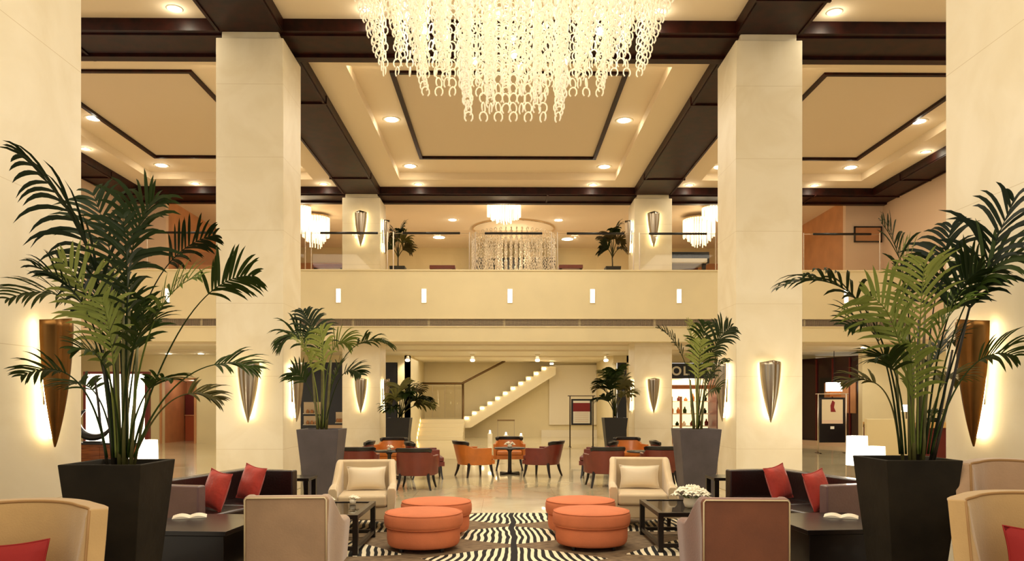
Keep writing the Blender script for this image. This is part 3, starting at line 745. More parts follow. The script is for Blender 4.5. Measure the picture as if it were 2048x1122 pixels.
# flowers
M_PETAL = mat('white_petal', (246, 238, 214), rough=.6)
M_STEMG = mat('flower_stem_green', (86, 110, 40), rough=.6)
def bouquet(x, y, z, n, R0, label, vase_r=.05, vase_h=.05, ps=.035):
    t = thing('white_flower_arrangement', (x, y, z), label, 'flowers')
    MB().lathe([(.001, 0), (vase_r*.8, 0), (vase_r, vase_h*.5), (vase_r*.9, vase_h), (vase_r*.8, vase_h), (vase_r*.9, vase_h*.5), (vase_r*.7, .008), (.001, .008)], 20).build('bowl', M_WHITE, t, smooth=True)
    for k in range(n):
        a = random.uniform(0, 2*PI); b = random.uniform(0, 1)**.6; d = Vector((math.cos(a)*b, math.sin(a)*b, .35+.65*math.sqrt(max(0, 1-b*b)))); p = d*R0+Vector((0, 0, vase_h*.4))
        mb = MB()
        for q in range(6):
            M = Matrix.Translation(p) @ Matrix.Rotation(a+q*PI/3, 4, 'Z') @ Matrix.Rotation(R(35), 4, 'Y')
            ring = [(0, 0, 0), (ps*.6, ps*.42, .006), (ps*1.25, 0, .012), (ps*.6, -ps*.42, .006)]
            up = [M @ Vector(v) for v in ring]; lo = [M @ (Vector(v)-Vector((0, 0, .003))) for v in ring]
            mb.loft([lo, up])
        mb.lathe([(.001, -.01), (ps*.35, 0), (.001, ps*.4)], 8, c=tuple(p))
        mb.build('blossom', M_PETAL, t, smooth=False)
    mb = MB()
    for k in range(max(4, n//3)):
        a = random.uniform(0, 2*PI); mb.tube([(0, 0, .01), (math.cos(a)*R0*.3, math.sin(a)*R0*.3, R0*.5), (math.cos(a)*R0*.7, math.sin(a)*R0*.7, R0*.75)], .003, 5)
    mb.build('stems', M_STEMG, t)
    return t
bouquet(1.98, 8.62, Z0+.422, 46, .19, 'dome of white orchids in a bowl on the right coffee table', .09, .10, .055)
bouquet(-2.12, 8.85, Z0+.422, 8, .07, 'small white flowers in a bowl on the left coffee table, left one', .04, .05, .03)
bouquet(-1.85, 8.95, Z0+.422, 9, .07, 'small white flowers in a bowl on the left coffee table, right one', .04, .05, .03)

# ------------------------------------------------------------------ tub chairs of the farther seating
def tub_chair(loc, rz, m, label, group, top_m=None, w=.74, dep=.70):
    """barrel chair, faces -Y; back higher and leaning out, wings for arms"""
    t = thing('tub_chair', loc, label, 'armchair', group, rz)
    n = 20
    def ring(u, lo, hi_b, hi_a, th=.07, cut=1.):
        s = (u-.5)*2; a = s*R(100)*cut; rx = w/2; ry = dep*.52
        x = rx*math.sin(a)*1.0; y = ry*math.cos(a) if abs(a) < PI/2 else ry*math.cos(a)*1.3
        if abs(s) > .75: y -= (abs(s)-.75)*.6
        k = abs(s); top = hi_a+(hi_b-hi_a)*(1-smoothstep(.38, .60, k))
        nx, ny = math.sin(a), math.cos(a); lean = .10*(1-smoothstep(.3, .7, k))
        return [Vector((x, y, lo)), Vector((x+nx*.01+nx*lean, y+ny*lean, top)), Vector((x+nx*lean-nx*th*.8, y+ny*lean-ny*th*.8, top)), Vector((x-nx*th, y-ny*th, lo))]
    MB().loft([ring(k/n, .26, .70, .62) for k in range(n+1)]).build('shell', m, t, smooth=True, bevel=.015)
    mb = MB(); R_ = [ring(.5+(k/10-.5)*.5, .70, .0, .0) for k in range(11)]
    rr = []
    for k in range(11):
        q = ring(.5+(k/10-.5)*.46, .26, .70, .62); b0 = q[1]; i0 = q[2]; up = Vector((0, 0, .07)); d = (b0-i0).normalized()*.02
        rr.append([b0+d*.5, b0+up+d*1.5, i0+up-d*.5, i0-d*.5])
    MB().loft(rr).build('top_rail', top_m or M_BLACK, t, smooth=True, bevel=.012)
    q = []
    for k in range(15):
        a = PI*(k/14); q.append((math.cos(a)*(w/2-.07), math.sin(a)*(dep*.42)-.02))
    q = [(w/2-.07, -dep*.48)]+q+[(-(w/2-.07), -dep*.48)]
    MB().prism(q, 'z', .27, .36).build('seat_base', m, t); MB().prism([(a*.97, b*.97) for a, b in q], 'z', .36, .46).build('seat_cushion', m, t, bevel=.03, seg=3)
    for sx in (-1, 1):
        for y, dy in ((dep*.36, .07), (-dep*.36, -.04)):
            M = None; r = []
            for z, k, a in ((0, 1., .032), (.14, .4, .042), (.30, 0, .055)):
                cx, cy = sx*(w/2-.12+.06*k), y+dy*k
                r.append([Vector((cx+p*a/2, cy+g*a/2, z)) for p, g in ((-1, -1), (1, -1), (1, 1), (-1, 1))])
            MB().loft(r).build('leg', M_LEG, t)
    return t
GC = 'tub chairs around the small tables'
tub_chair((-.74, 16.75, 0), R(118), M_AMBER, 'amber leather tub chair seen from behind, left of the centre table', GC)
tub_chair((.72, 16.75, 0), R(-118), M_MAROON, 'maroon leather tub chair seen from behind, right of the centre table', GC)
tub_chair((.02, 18.3, 0), 0, M_AMBER, 'amber tub chair facing forward behind the centre table', GC)
tub_chair((-1.72, 14.35, 0), PI-R(4), M_MAROON, 'maroon tub chair seen squarely from behind, nearest on the left', GC)
tub_chair((-1.72, 16.3, 0), R(100), M_MAROON, 'maroon tub chair by the aisle, farther one of the left group', GC)
tub_chair((-2.72, 17.9, 0), R(-5), M_AMBER, 'amber tub chair facing forward in the left group', GC)
tub_chair((-2.85, 14.7, 0), PI+R(6), M_MAROON, 'maroon tub chair with black rail beside the left planter', GC)
tub_chair((-3.35, 16.6, 0), R(-85), M_MAROON, 'maroon tub chair at the far left by the column', GC)
tub_chair((1.80, 14.7, 0), PI+R(4), M_MAROON, 'maroon tub chair seen squarely from behind, nearest on the right', GC)
tub_chair((1.85, 16.5, 0), R(-100), M_MAROON, 'maroon tub chair by the aisle, farther one of the right group', GC)
tub_chair((2.83, 18.0, 0), R(5), M_AMBER, 'amber tub chair facing forward in the right group', GC)
tub_chair((2.9, 14.9, 0), PI-R(6), M_MAROON, 'maroon tub chair with black rail beside the right planter', GC)
tub_chair((3.5, 16.6, 0), R(85), M_MAROON, 'maroon tub chair at the far right by the column', GC)
def pedestal(x, y, label):
    t = thing('pedestal_table', (x, y, 0), label, 'table', 'small round pedestal tables')
    MB().lathe([(.001, .56), (.34, .56), (.35, .575), (.34, .59), (.001, .59)], 28).build('table_top', M_TBL, t, smooth=True)
    MB().lathe([(.001, .03), (.06, .03), (.04, .1), (.04, .5), (.09, .56), (.001, .56)], 16).build('column_stem', M_TBL, t, smooth=True)
    for k in range(4):
        a = PI/4+k*PI/2; MB().box(0, .28, -.03, .03, 0, .04, M=Matrix.Rotation(a, 4, 'Z')).build('foot', M_TBL, t)
pedestal(.02, 17.2, 'small round dark table at the centre of the aisle seating')
pedestal(-2.5, 16.2, 'small round dark table in the left group of tub chairs')
pedestal(2.78, 16.0, 'small round dark table in the right group of tub chairs')
bouquet(.02, 17.2, .592, 14, .1, 'white posy on the centre pedestal table', .05, .07, .04)
bouquet(-2.5, 16.2, .592, 8, .08, 'white posy on the left pedestal table', .04, .06, .04)
# ------------------------------------------------------------------ palms
M_STONE = mat('slate_planter', (38, 32, 22), rough=.7, spec=.15, var=.5, vscale=2.2, bump=.25, bscale=7)
M_STONEG = mat('grey_slate_planter', (78, 70, 72), rough=.55, var=.25, vscale=3, bump=.2, bscale=7)
M_STONED = mat('black_planter', (18, 14, 14), rough=.5)
M_SOIL = mat('potting_soil', (42, 30, 18), rough=.95, bump=.8, bscale=30)
def leafmat(name, c0, c1, tr=.25):
    m = bpy.data.materials.new(name); m.use_nodes = True; nt = m.node_tree; b = nt.nodes['Principled BSDF']; N = nt.nodes.new; L = nt.links.new
    b.inputs['Roughness'].default_value = .5; b.inputs['Specular IOR Level'].default_value = .2
    oi = N('ShaderNodeObjectInfo'); rp = N('ShaderNodeValToRGB'); e = rp.color_ramp.elements
    e[0].color = lin(c0)+(1,); e[1].color = lin(c1)+(1,); L(oi.outputs['Random'], rp.inputs['Fac']); L(rp.outputs['Color'], b.inputs['Base Color'])
    t = N('ShaderNodeBsdfTranslucent'); L(rp.outputs['Color'], t.inputs[0]); mx = N('ShaderNodeMixShader'); mx.inputs[0].default_value = tr
    o = nt.nodes['Material Output']; L(b.outputs[0], mx.inputs[1]); L(t.outputs[0], mx.inputs[2]); L(mx.outputs[0], o.inputs[0])
    return m
M_LEAFD = leafmat('palm_leaf_deep', (16, 28, 8), (52, 68, 20))
M_LEAFL = leafmat('palm_leaf_fresh', (84, 104, 38), (150, 156, 80), .3)
M_LEAFB = leafmat('palm_leaf_olive', (70, 60, 26), (96, 92, 40), .2)
M_CANE = mat('palm_cane', (96, 92, 44), rough=.5, var=.4, vscale=8)
M_CANED = mat('palm_cane_dark', (44, 36, 20), rough=.5, var=.4, vscale=8)

def bez(p, t):
    a, b, c, d = p; s = 1-t
    return a*s**3+b*3*s*s*t+c*3*s*t*t+d*t**3

def frond(parent, P, start, ln, m, droop=.5, cnt=20, wid=.020, up=.35, rachis=.008, roll=0., bias=(0, 0, 0), rs=None):
    """P: four points local to the plant; leaflets on both sides from 'start' to the tip, curving down"""
    rn = rs or random
    mb = MB(); n = 26; pts = [bez(P, k/n) for k in range(n+1)]
    mb.tube(pts, [rachis*(1.25-.95*k/n) for k in range(n+1)], 5)
    for k in range(cnt):
        u = start+(1-start)*(k+.5)/cnt; p = bez(P, u); T = (bez(P, min(1, u+.01))-bez(P, u-.01)).normalized()
        f = (u-start)/(1-start); L_ = ln*(math.sin(PI*min(1, .18+.80*f))**.65)*rn.uniform(.88, 1.08)
        side_v = T.cross(Vector((0, 0, 1)))
        if side_v.length < .15: side_v = T.cross(Vector((.3, .9, .1)))
        side_v.normalize(); side_v = Matrix.Rotation(roll, 3, T) @ side_v; nv = side_v.cross(T).normalized()
        for s in (-1, 1):
            d = (side_v*s*rn.uniform(.7, 1.05)+T*rn.uniform(.35, .9)+T*.5*f+nv*up*rn.uniform(.3, 1.6)+Vector(bias)).normalized()
            q = p.copy(); rings = []; seg = 6; w = wid*rn.uniform(.85, 1.15)
            for j in range(seg+1):
                v = j/seg; ww = w*(math.sin(PI*(.12+.86*v))**.7)*(1 if v < .99 else .15)
                wv = d.cross(nv).normalized() if d.cross(nv).length > .05 else T
                wv = (wv+T*.4).normalized()
                rings.append((q-wv*ww*.5, q+Vector((0, 0, -ww*.18)), q+wv*ww*.5))
                q = q+d*(L_/seg)
                d = (d+Vector((0, 0, -1))*droop*(.12+.5*v)).normalized()
            vs = [x for r in rings for x in r]; fs = []
            for j in range(seg):
                a = j*3; fs += [(a, a+1, a+4, a+3), (a+1, a+2, a+5, a+4)]
            mb.add(vs, fs)
    o = mb.build('frond', m, parent, smooth=True)
    return o

def planter_palm(loc, w, h, base_k, label, stone, fronds, canes, Y, name='potted_palm', group='potted palms', sc=1., gk=1., soil_r=.12):
    """fronds: (base px,py),(c1),(c2),(tip),start,len(m),depth offsets, material key"""
    t = thing(name, loc, label, 'potted plant', group)
    hw = w/2; bw = hw*base_k; wall = .035
    rg = [[Vector((sx*a, sy*a, z)) for sx, sy in ((-1, -1), (1, -1), (1, 1), (-1, 1))] for a, z in ((bw, 0), (hw, h), (hw-wall, h), (hw-wall-.02, h-.06))]
    MB().loft(rg).build('planter', stone, t, bevel=.006)
    MB().box(-hw+wall, hw-wall, -hw+wall, hw-wall, h-.07, h-.035).build('soil', M_SOIL, t)
    L0 = Vector(loc)
    def loc_pt(p, dY): return at(p[0], p[1], Y+dY)-L0
    for (a, b, r, dy, dk) in canes:
        p0 = loc_pt(a, dy*.3); p1 = loc_pt(b, dy); p0.z = h-.04
        m_ = (p0+p1)/2+Vector((random.uniform(-.01, .01), 0, 0))
        MB().tube([p0, (p0*3+p1)/4, m_, (p0+p1*3)/4, p1], [r*1.15, r, r*.95, r*.9, r*.7], 8).build('cane', M_CANED if dk else M_CANE, t, smooth=True)
    mats = {'d': M_LEAFD, 'l': M_LEAFL, 'o': M_LEAFB}
    for fr in fronds:
        a, b, c, d, st, ln, dys, mk = fr[:8]; roll = fr[8] if len(fr) > 8 else random.uniform(-1.0, 1.0)
        P = [loc_pt(a, dys[0]), loc_pt(b, dys[1]), loc_pt(c, dys[2]), loc_pt(d, dys[3])]; P[0].z = max(P[0].z, h-.04) if P[0].z < h+.02 else P[0].z
        big = ln > .3
        frond(t, P, st, ln*1.22*sc, mats[mk], droop=.75 if big else .5, cnt=int(9+ln*sc*20), wid=(.032 if big else .026)*gk, rachis=.007*gk, roll=roll, bias=(fr[9] if len(fr) > 9 else (0, 0, 0)))
    return t

YL = 5.45
A = (-.0, 0, 0)
left_f = [
 ((236, 915), (234, 700), (220, 470), (38, 305), .44, .42, (0, 0, -.1, -.2), 'd', .75, (-.75, 0, -.1)),
 ((246, 915), (246, 690), (236, 500), (185, 385), .52, .34, (.05, .1, .25, .45), 'd', -.6),
 ((254, 915), (250, 650), (244, 440), (312, 400), .55, .36, (0, .0, .05, .1), 'd', .8),
 ((250, 915), (250, 700), (262, 540), (245, 430), .5, .28, (0, -.05, -.15, -.2), 'd', .9),
 ((226, 915), (215, 670), (160, 535), (12, 600), .55, .26, (0, .05, .1, .15), 'd', .4, (-.4, 0, 0)),
 ((230, 915), (222, 720), (185, 560), (70, 535), .55, .28, (0, -.1, -.2, -.35), 'd'),
 ((262, 915), (290, 800), (375, 540), (508, 552), .74, .24, (0, .05, .1, .1), 'd'),
 ((258, 915), (268, 740), (300, 575), (400, 552), .62, .26, (0, -.05, -.15, -.2), 'l'),
 ((268, 915), (305, 800), (390, 690), (515, 738), .74, .24, (0, .1, .15, .2), 'd'),
 ((268, 915), (305, 830), (350, 755), (440, 800), .72, .20, (0, .15, .25, .3), 'o'),
 ((214, 915), (190, 780), (140, 705), (42, 752), .62, .20, (0, -.05, -.1, -.1), 'd'),
 ((232, 915), (228, 760), (205, 590), (120, 520), .5, .28, (0, -.1, -.2, -.3), 'l', .9),
 ((240, 915), (240, 760), (225, 620), (170, 520), .5, .34, (0, .1, .25, .4), 'd'),
 ((244, 915), (244, 760), (260, 640), (320, 640), .55, .22, (0, -.1, -.2, -.3), 'd'),
 ((240, 915), (236, 780), (210, 680), (150, 700), .55, .20, (0, -.15, -.3, -.4), 'd'),
 ((248, 915), (250, 790), (255, 640), (262, 560), .5, .24, (0, .1, .2, .3), 'd'),
 ((238, 915), (235, 790), (225, 660), (205, 600), .5, .24, (0, -.1, -.2, -.3), 'l', 1.1),
 ((250, 915), (252, 800), (280, 660), (290, 600), .6, .24, (0, .15, .3, .35), 'd'),
 ((230, 915), (215, 820), (190, 740), (130, 775), .6, .22, (0, .1, .2, .3), 'd'),
 ((255, 915), (262, 830), (300, 740), (345, 760), .62, .20, (0, -.1, -.2, -.3), 'd'),
 ((246, 915), (250, 700), (290, 500), (430, 470), .72, .22, (0, .25, .5, .6), 'd'),
]
left_c = [((228, 915), (205, 700), .014, .05, 1), ((240, 915), (232, 640), .016, 0, 0), ((252, 915), (258, 620), .015, .08, 0), ((262, 915), (275, 690), .012, -.05, 0),
          ((215, 915), (190, 760), .010, .08, 1), ((268, 915), (300, 760), .010, .1, 0), ((234, 915), (222, 560), .014, .12, 1), ((248, 915), (246, 600), .012, -.08, 0)]
pl = at(204, 930, 5.17)
planter_palm((-2.80, YL, Z0), .55, 1.17, .60, 'tall palm in a dark tapered planter at the near left', M_STONE, left_f, left_c, YL)
YR = 5.78
right_f = [
 ((1805, 908), (1795, 720), (1740, 500), (1556, 575), .55, .32, (0, -.05, -.1, -.1), 'd'),
 ((1822, 908), (1820, 700), (1830, 520), (1762, 445), .56, .30, (0, .1, .2, .3), 'd'),
 ((1862, 908), (1890, 740), (1955, 560), (2030, 395), .56, .42, (0, -.1, -.2, -.35), 'd'),
 ((1856, 908), (1880, 740), (1930, 500), (2045, 520), .62, .36, (0, -.1, -.25, -.4), 'd'),
 ((1845, 908), (1850, 700), (1870, 560), (1905, 450), .55, .32, (0, .1, .25, .35), 'd'),
 ((1862, 908), (1895, 790), (1945, 680), (2032, 712), .66, .22, (0, -.1, -.15, -.2), 'd'),
 ((1800, 908), (1790, 800), (1770, 740), (1690, 765), .66, .20, (0, .1, .2, .25), 'o'),
 ((1800, 908), (1788, 780), (1765, 610), (1690, 650), .6, .24, (0, -.05, -.1, -.15), 'd'),
 ((1825, 908), (1820, 760), (1800, 600), (1730, 590), .5, .30, (0, -.15, -.3, -.4), 'l'),
 ((1835, 908), (1835, 740), (1840, 600), (1850, 520), .5, .30, (0, -.1, -.3, -.45), 'l'),
 ((1840, 908), (1845, 760), (1870, 620), (1940, 600), .55, .30, (0, -.1, -.25, -.35), 'l'),
 ((1830, 908), (1828, 780), (1815, 660), (1770, 660), .55, .26, (0, .1, .2, .3), 'l'),
 ((1840, 908), (1842, 790), (1860, 680), (1910, 680), .55, .26, (0, .15, .3, .35), 'd'),
 ((1828, 908), (1827, 840), (1824, 760), (1822, 690), .5, .22, (0, -.1, -.2, -.3), 'l'),
 ((1812, 908), (1808, 800), (1790, 690), (1752, 720), .6, .22, (0, -.1, -.15, -.2), 'd'),
 ((1850, 908), (1858, 820), (1890, 730), (1915, 760), .6, .22, (0, .1, .15, .2), 'o'),
 ((1836, 908), (1836, 700), (1825, 560), (1800, 500), .55, .28, (0, .2, .4, .5), 'l'),
 ((1850, 908), (1868, 700), (1900, 570), (1960, 540), .6, .30, (0, -.15, -.3, -.4), 'd'),
]
right_c = [((1806, 908), (1790, 700), .012, .05, 0), ((1820, 908), (1815, 660), .013, 0, 0), ((1834, 908), (1838, 640), .014, .06, 1), ((1846, 908), (1860, 680), .012, -.04, 0),
           ((1860, 908), (1905, 700), .011, .05, 1), ((1866, 908), (1940, 610), .011, -.06, 1), ((1828, 908), (1826, 720), .014, -.06, 0), ((1840, 908), (1850, 620), .012, .1, 0)]
planter_palm((2.90, YR, Z0), .55, 1.17, .60, 'tall palm in a dark tapered planter at the near right', M_STONE, right_f, right_c, YR)
YMP = 12.45
ml_f = [
 ((640, 855), (635, 760), (610, 600), (556, 700), .55, .40, (0, 0, 0, 0), 'd'),
 ((645, 855), (645, 740), (640, 670), (606, 622), .55, .40, (0, .1, .2, .3), 'd'),
 ((648, 855), (660, 740), (700, 650), (782, 692), .66, .38, (0, 0, -.1, -.1), 'd'),
 ((650, 855), (668, 760), (690, 720), (722, 750), .6, .26, (0, -.2, -.3, -.4), 'd'),
 ((645, 855), (648, 740), (665, 660), (700, 690), .55, .35, (0, .2, .4, .5), 'l'),
 ((640, 855), (636, 780), (625, 700), (590, 680), .5, .36, (0, -.2, -.4, -.5), 'l'),
 ((646, 855), (648, 780), (650, 700), (640, 660), .5, .34, (0, -.1, -.3, -.5), 'l'),
 ((648, 855), (655, 790), (670, 740), (690, 720), .5, .3, (0, .2, .3, .4), 'd'),
 ((640, 855), (630, 800), (610, 740), (585, 745), .6, .28, (0, .2, .3, .4), 'd'),
]
ml_c = [((636, 857), (625, 740), .022, 0, 0), ((644, 857), (645, 690), .026, .1, 0), ((652, 857), (662, 720), .022, -.05, 0)]
planter_palm((-3.02, YMP, Z0*0), .66, 1.17, .66, 'palm in a grey tapered planter beside the left middle column', M_STONEG, ml_f, ml_c, YMP, gk=1.25)
mr_f = [
 ((1390, 855), (1385, 780), (1378, 690), (1316, 655), .62, .26, (0, .1, .1, .2), 'd'),
 ((1395, 855), (1400, 770), (1420, 680), (1462, 655), .58, .36, (0, 0, -.1, -.2), 'd'),
 ((1394, 855), (1393, 770), (1388, 690), (1378, 640), .58, .24, (0, .2, .4, .5), 'l'),
 ((1396, 855), (1398, 780), (1405, 700), (1410, 645), .5, .34, (0, .1, .3, .4), 'd'),
 ((1398, 855), (1402, 800), (1420, 730), (1450, 725), .5, .32, (0, -.2, -.3, -.4), 'd'),
 ((1395, 855), (1395, 790), (1396, 720), (1402, 680), .5, .24, (0, -.2, -.4, -.5), 'l'),
 ((1396, 855), (1400, 810), (1415, 770), (1440, 775), .55, .26, (0, .2, .3, .4), 'd'),
]
mr_c = [((1388, 857), (1380, 760), .020, 0, 0), ((1395, 857), (1396, 720), .024, .08, 0), ((1402, 857), (1412, 750), .020, -.05, 0)]
planter_palm((2.98, YMP, 0), .66, 1.17, .66, 'palm in a grey tapered planter beside the right middle column', M_STONEG, mr_f, mr_c, YMP, gk=1.2)
YBP = 22.6
def small_fr(cx, by, tips, L_, dk='o'):
    return [((cx, by), (cx+(tx-cx)*.15, by-(by-ty)*.6), (cx+(tx-cx)*.55, ty-14), (tx, ty), .5, L_, (0, (i % 3-1)*.2, (i % 3-1)*.35, (i % 3-1)*.5), dk if i % 3 else 'd') for i, (tx, ty) in enumerate(tips)]
planter_palm((at(799, 835, YBP).x, YBP, 0), .68, 1.14, .66, 'palm in a black planter beside the far left column', M_STONED,
             small_fr(800, 834, [(856, 800), (868, 812), (842, 782), (815, 790), (786, 800), (800, 775), (778, 820), (838, 806)], .42), [((798, 836), (800, 800), .02, 0, 1), ((803, 836), (808, 800), .02, .1, 0)], YBP, gk=2.2)
planter_palm((at(1229, 833, YBP).x, YBP, 0), .68, 1.14, .66, 'palm in a black planter beside the far right column', M_STONED,
             small_fr(1230, 832, [(1196, 800), (1192, 780), (1215, 752), (1232, 745), (1248, 770), (1262, 790), (1205, 768)], .40), [((1228, 834), (1224, 780), .02, 0, 1), ((1232, 834), (1236, 790), .02, .1, 1)], YBP, gk=2.2)
for px, l in ((796, 'left'), (1225, 'right')):
    p = at(px, 540, 25.6)
    planter_palm((p.x, 25.6, 5.503), .5, .55, .8, 'palm behind the glass balustrade on the %s of the upper gallery' % l, M_STONED,
                 small_fr(px, 515, [(px-22, 500), (px+24, 502), (px-8, 470), (px+8, 462), (px+18, 484), (px-18, 480)], .36), [((px, 520), (px, 495), .02, 0, 1)], 25.6, gk=2.)

# ------------------------------------------------------------------ ground floor background
M_RED2 = mat('dark_red_panel', (96, 22, 14), rough=.45)
M_BLK = mat('shopfront_black', (12, 8, 8), rough=.35)
M_POST = mat('poster_red', (130, 20, 18), rough=.5)
M_TXTW = mat('sign_white', (240, 235, 220), rough=.5)
def px_box(mb, x0, y0, x1, y1, Y, d0=0., d1=.05):
    a = at(x0, y0, Y); b = at(x1, y1, Y); return mb.box(a.x, b.x, Y+d0, Y+d1, b.z, a.z)
# room behind the left door
rm = MB(); rm.box(-13.4, -13.3, 30.3, 32.5, 0, 2.6); rm.box(-12, -11.9, 30.3, 32.5, 0, 2.6); rm.box(-13.4, -11.9, 32.4, 32.5, 0, 2.6); rm.box(-13.4, -11.9, 30.3, 32.5, 2.45, 2.6)
struct(rm, 'wall_back', M_TERRA, 'amber panelled vestibule behind the left door opening')
t = thing('reception_cabinet', (-12.65, 32.1, 0), 'dark red cabinet standing in the left doorway', 'cabinet')
MB().box(-.6, .6, 0, .25, 0, 1.05).build('body', mat('amber_cabinet', (170, 84, 44), rough=.4), t)
MB().box(-.6, .6, 0, .25, 1.05, 1.95).build('red_panel', M_RED2, t)
MB().box(-.62, .62, -.03, .25, 1.03, 1.07).build('ledge', M_TERRA, t)
light('POINT', (-12.6, 31.2, 2.3), 12, WARM, size=.1)
df = MB(); df.box(-13.36, -13.28, 29.96, 30.02, 0, 2.5); df.box(-12.04, -11.96, 29.96, 30.02, 0, 2.5); df.box(-13.36, -11.96, 29.96, 30.02, 2.45, 2.53)
struct(df, 'door_1', M_TERRA, 'thin brown frame of the left door opening')
# backlit panel, console, sculpture, lamp on the left
pa = at(172, 748, 19.5); pb = at(290, 878, 19.5)
t = thing('luminous_panel', ((pa.x+pb.x)/2, 19.5, 0), 'large backlit white display panel behind the near left palm', 'light panel')
hw = (pb.x-pa.x)/2
MB().box(-hw, hw, 0, .05, .62, pa.z).build('lit_face', emis('panel_glow', (255, 244, 222), 3.2), t)
mb = MB(); mb.box(-hw-.06, -hw, -.02, .1, 0, pa.z+.06); mb.box(hw, hw+.1, -.02, .1, 0, pa.z+.06); mb.box(-hw, hw, -.02, .1, pa.z, pa.z+.06); mb.box(-hw, hw, -.02, .1, 0, .62); mb.build('frame', M_RED2, t)
light('AREA', ((pa.x+pb.x)/2, 19.3, 1.4), 60, (1, .93, .8), size=1.2, rot=(R(-90), 0, 0), name='panel_spill')
t = thing('console_chest', (at(205, 900, 18).x, 18.2, 0), 'brown wooden chest under the luminous panel', 'cabinet')
MB().box(-.75, .75, -.25, .25, .05, .62).build('body', wood('walnut', (92, 46, 20), (140, 80, 38)), t, bevel=.01)
MB().box(-.8, .8, -.28, .28, .62, .66).build('top', M_TBL, t)
for x in (-.6, .6): MB().box(x-.04, x+.04, -.2, .2, 0, .05).build('foot', M_TBL, t)
for s in (-1, 1): MB().box(s*.37-.33, s*.37+.33, -.262, -.25, .12, .56).build('door', M_TBL if False else bpy.data.materials['walnut'], t, bevel=.004)
p = at(188, 862, 18.1)
t = thing('crescent_sculpture', (p.x, 18.1, .66), 'black crescent shaped sculpture in front of the luminous panel', 'sculpture')
pts = [(.34*math.cos(R(a))*1.15, 0, .46+.34*math.sin(R(a))) for a in range(120, 350, 10)]
MB().tube(pts, [.02+.075*math.sin(PI*k/(len(pts)-1)) for k in range(len(pts))], 10).build('crescent', M_BLACK, t, smooth=True)
MB().box(-.2, .2, -.1, .1, 0, .035).build('plinth', M_BLACK, t)
p = at(290, 916, 12.0)
def drum_lamp(px, pyt, pyb, pw, Y, label, ztab=None):
    a = at(px, pyt, Y); b = at(px, pyb, Y); r = pw*Y/F_PX/2
    t = thing('table_lamp', (a.x, Y, 0), label, 'lamp', 'glowing white drum lamps')
    z0, z1 = b.z, a.z
    MB().lathe([(r*.97, z0), (r, z0), (r*.94, z1), (r*.91, z1)], 24).build('lamp_shade', emis('shade_glow', (255, 246, 226), 4.5) if 'shade_glow' not in bpy.data.materials else bpy.data.materials['shade_glow'], t, smooth=True)
    MB().lathe([(.001, z1-.02), (r*.93, z1-.02), (r*.93, z1-.012), (.001, z1-.012)], 24).build('diffuser', bpy.data.materials['shade_glow'], t)
    MB().tube([(0, 0, .03), (0, 0, z0+.05)], .02, 8).build('stem', M_DARKMETAL, t)
    MB().lathe([(.001, 0), (r*.7, 0), (r*.7, .03), (.001, .04)], 20).build('base', M_DARKMETAL, t)
    light('POINT', (0, 0, z1+.1), 25, (1, .88, .68), size=.15, parent=t)
drum_lamp(296, 880, 918, 38, 11.5, 'glowing white drum lamp behind the near left palm')
drum_lamp(250, 904, 920, 14, 9.5, 'tiny glowing lamp just behind the near left planter')
drum_lamp(1714, 872, 930, 42, 11.8, 'taller glowing white lamp left of the near right planter')
drum_lamp(1752, 893, 935, 36, 11.3, 'shorter glowing white lamp left of the near right planter')
# left black shopfront with shelves
sf = thing('shopfront', (at(650, 880, 30).x, 29.98, 0), 'black shopfront with lit shelves behind the left far column', 'shopfront')
def sub(p): return p-sf.location
MB().box(-1.0, 2.3, .02, .3, 0, 3.13).build('facade', M_BLK, sf)
for (x0, y0, x1, y1) in ((608, 804, 642, 828), (608, 832, 642, 850), (672, 824, 688, 846)):
    a = at(x0, y0, 29.98)-sf.location; b = at(x1, y1, 29.98)-sf.location
    bx = MB().box(a.x, b.x, -.04, .02, b.z, a.z).build('display_niche', mat('niche_cream', (226, 206, 176), rough=.5) if 'niche_cream' not in bpy.data.materials else bpy.data.materials['niche_cream'], sf)
    for q in range(3):
        cx = a.x+(b.x-a.x)*(q+1)/4; MB().lathe([(.001, 0), (.05, 0), (.06, .08), (.025, .14), (.001, .15)], 10, c=(cx, -.1, b.z+.03)).build('ornament', M_TERRA, bx, smooth=True)
    MB().box(a.x, b.x, -.16, -.04, b.z, b.z+.03).build('shelf', M_WHITE, bx)
a = at(655, 850, 29.9)-sf.location; b = at(690, 858, 29.9)-sf.location
MB().box(a.x, b.x, -.1, .02, b.z, a.z).build('counter_edge', M_PINK, sf)
MB().box(2.32, 2.80, .02, .3, 0, 3.13).build('side_panel', M_BLK, sf)
struct(MB().box(4.3, 4.65, 30.02, 30.1, 0, 3.13), 'door_2', M_BLK, 'narrow black opening beside the far right column')
# right shop with sign
s0 = at(1388, 880, 29.9)
t = thing('shopfront', (s0.x, 29.9, 0), 'brightly lit shop with black sign fascia behind the right middle palm', 'shopfront')
def rel(x, y): return at(x, y, 29.9)-t.location
a = rel(1335, 727); b = rel(1443, 757)
MB().box(a.x, b.x, -.05, .2, b.z, a.z).build('fascia', M_BLK, t)
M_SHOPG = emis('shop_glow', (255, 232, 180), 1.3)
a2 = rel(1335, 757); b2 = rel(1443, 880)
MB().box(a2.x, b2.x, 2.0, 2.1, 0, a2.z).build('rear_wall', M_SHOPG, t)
MB().box(a2.x-.1, a2.x, 0, 2.1, 0, a2.z).build('side_wall', M_TERRA, t); MB().box(b2.x, b2.x+.1, 0, 2.1, 0, a2.z).build('side_wall', M_RED2, t)
MB().box(a2.x, b2.x, 0, 2.1, a2.z, a2.z+.1).build('soffit', M_WHITE, t)
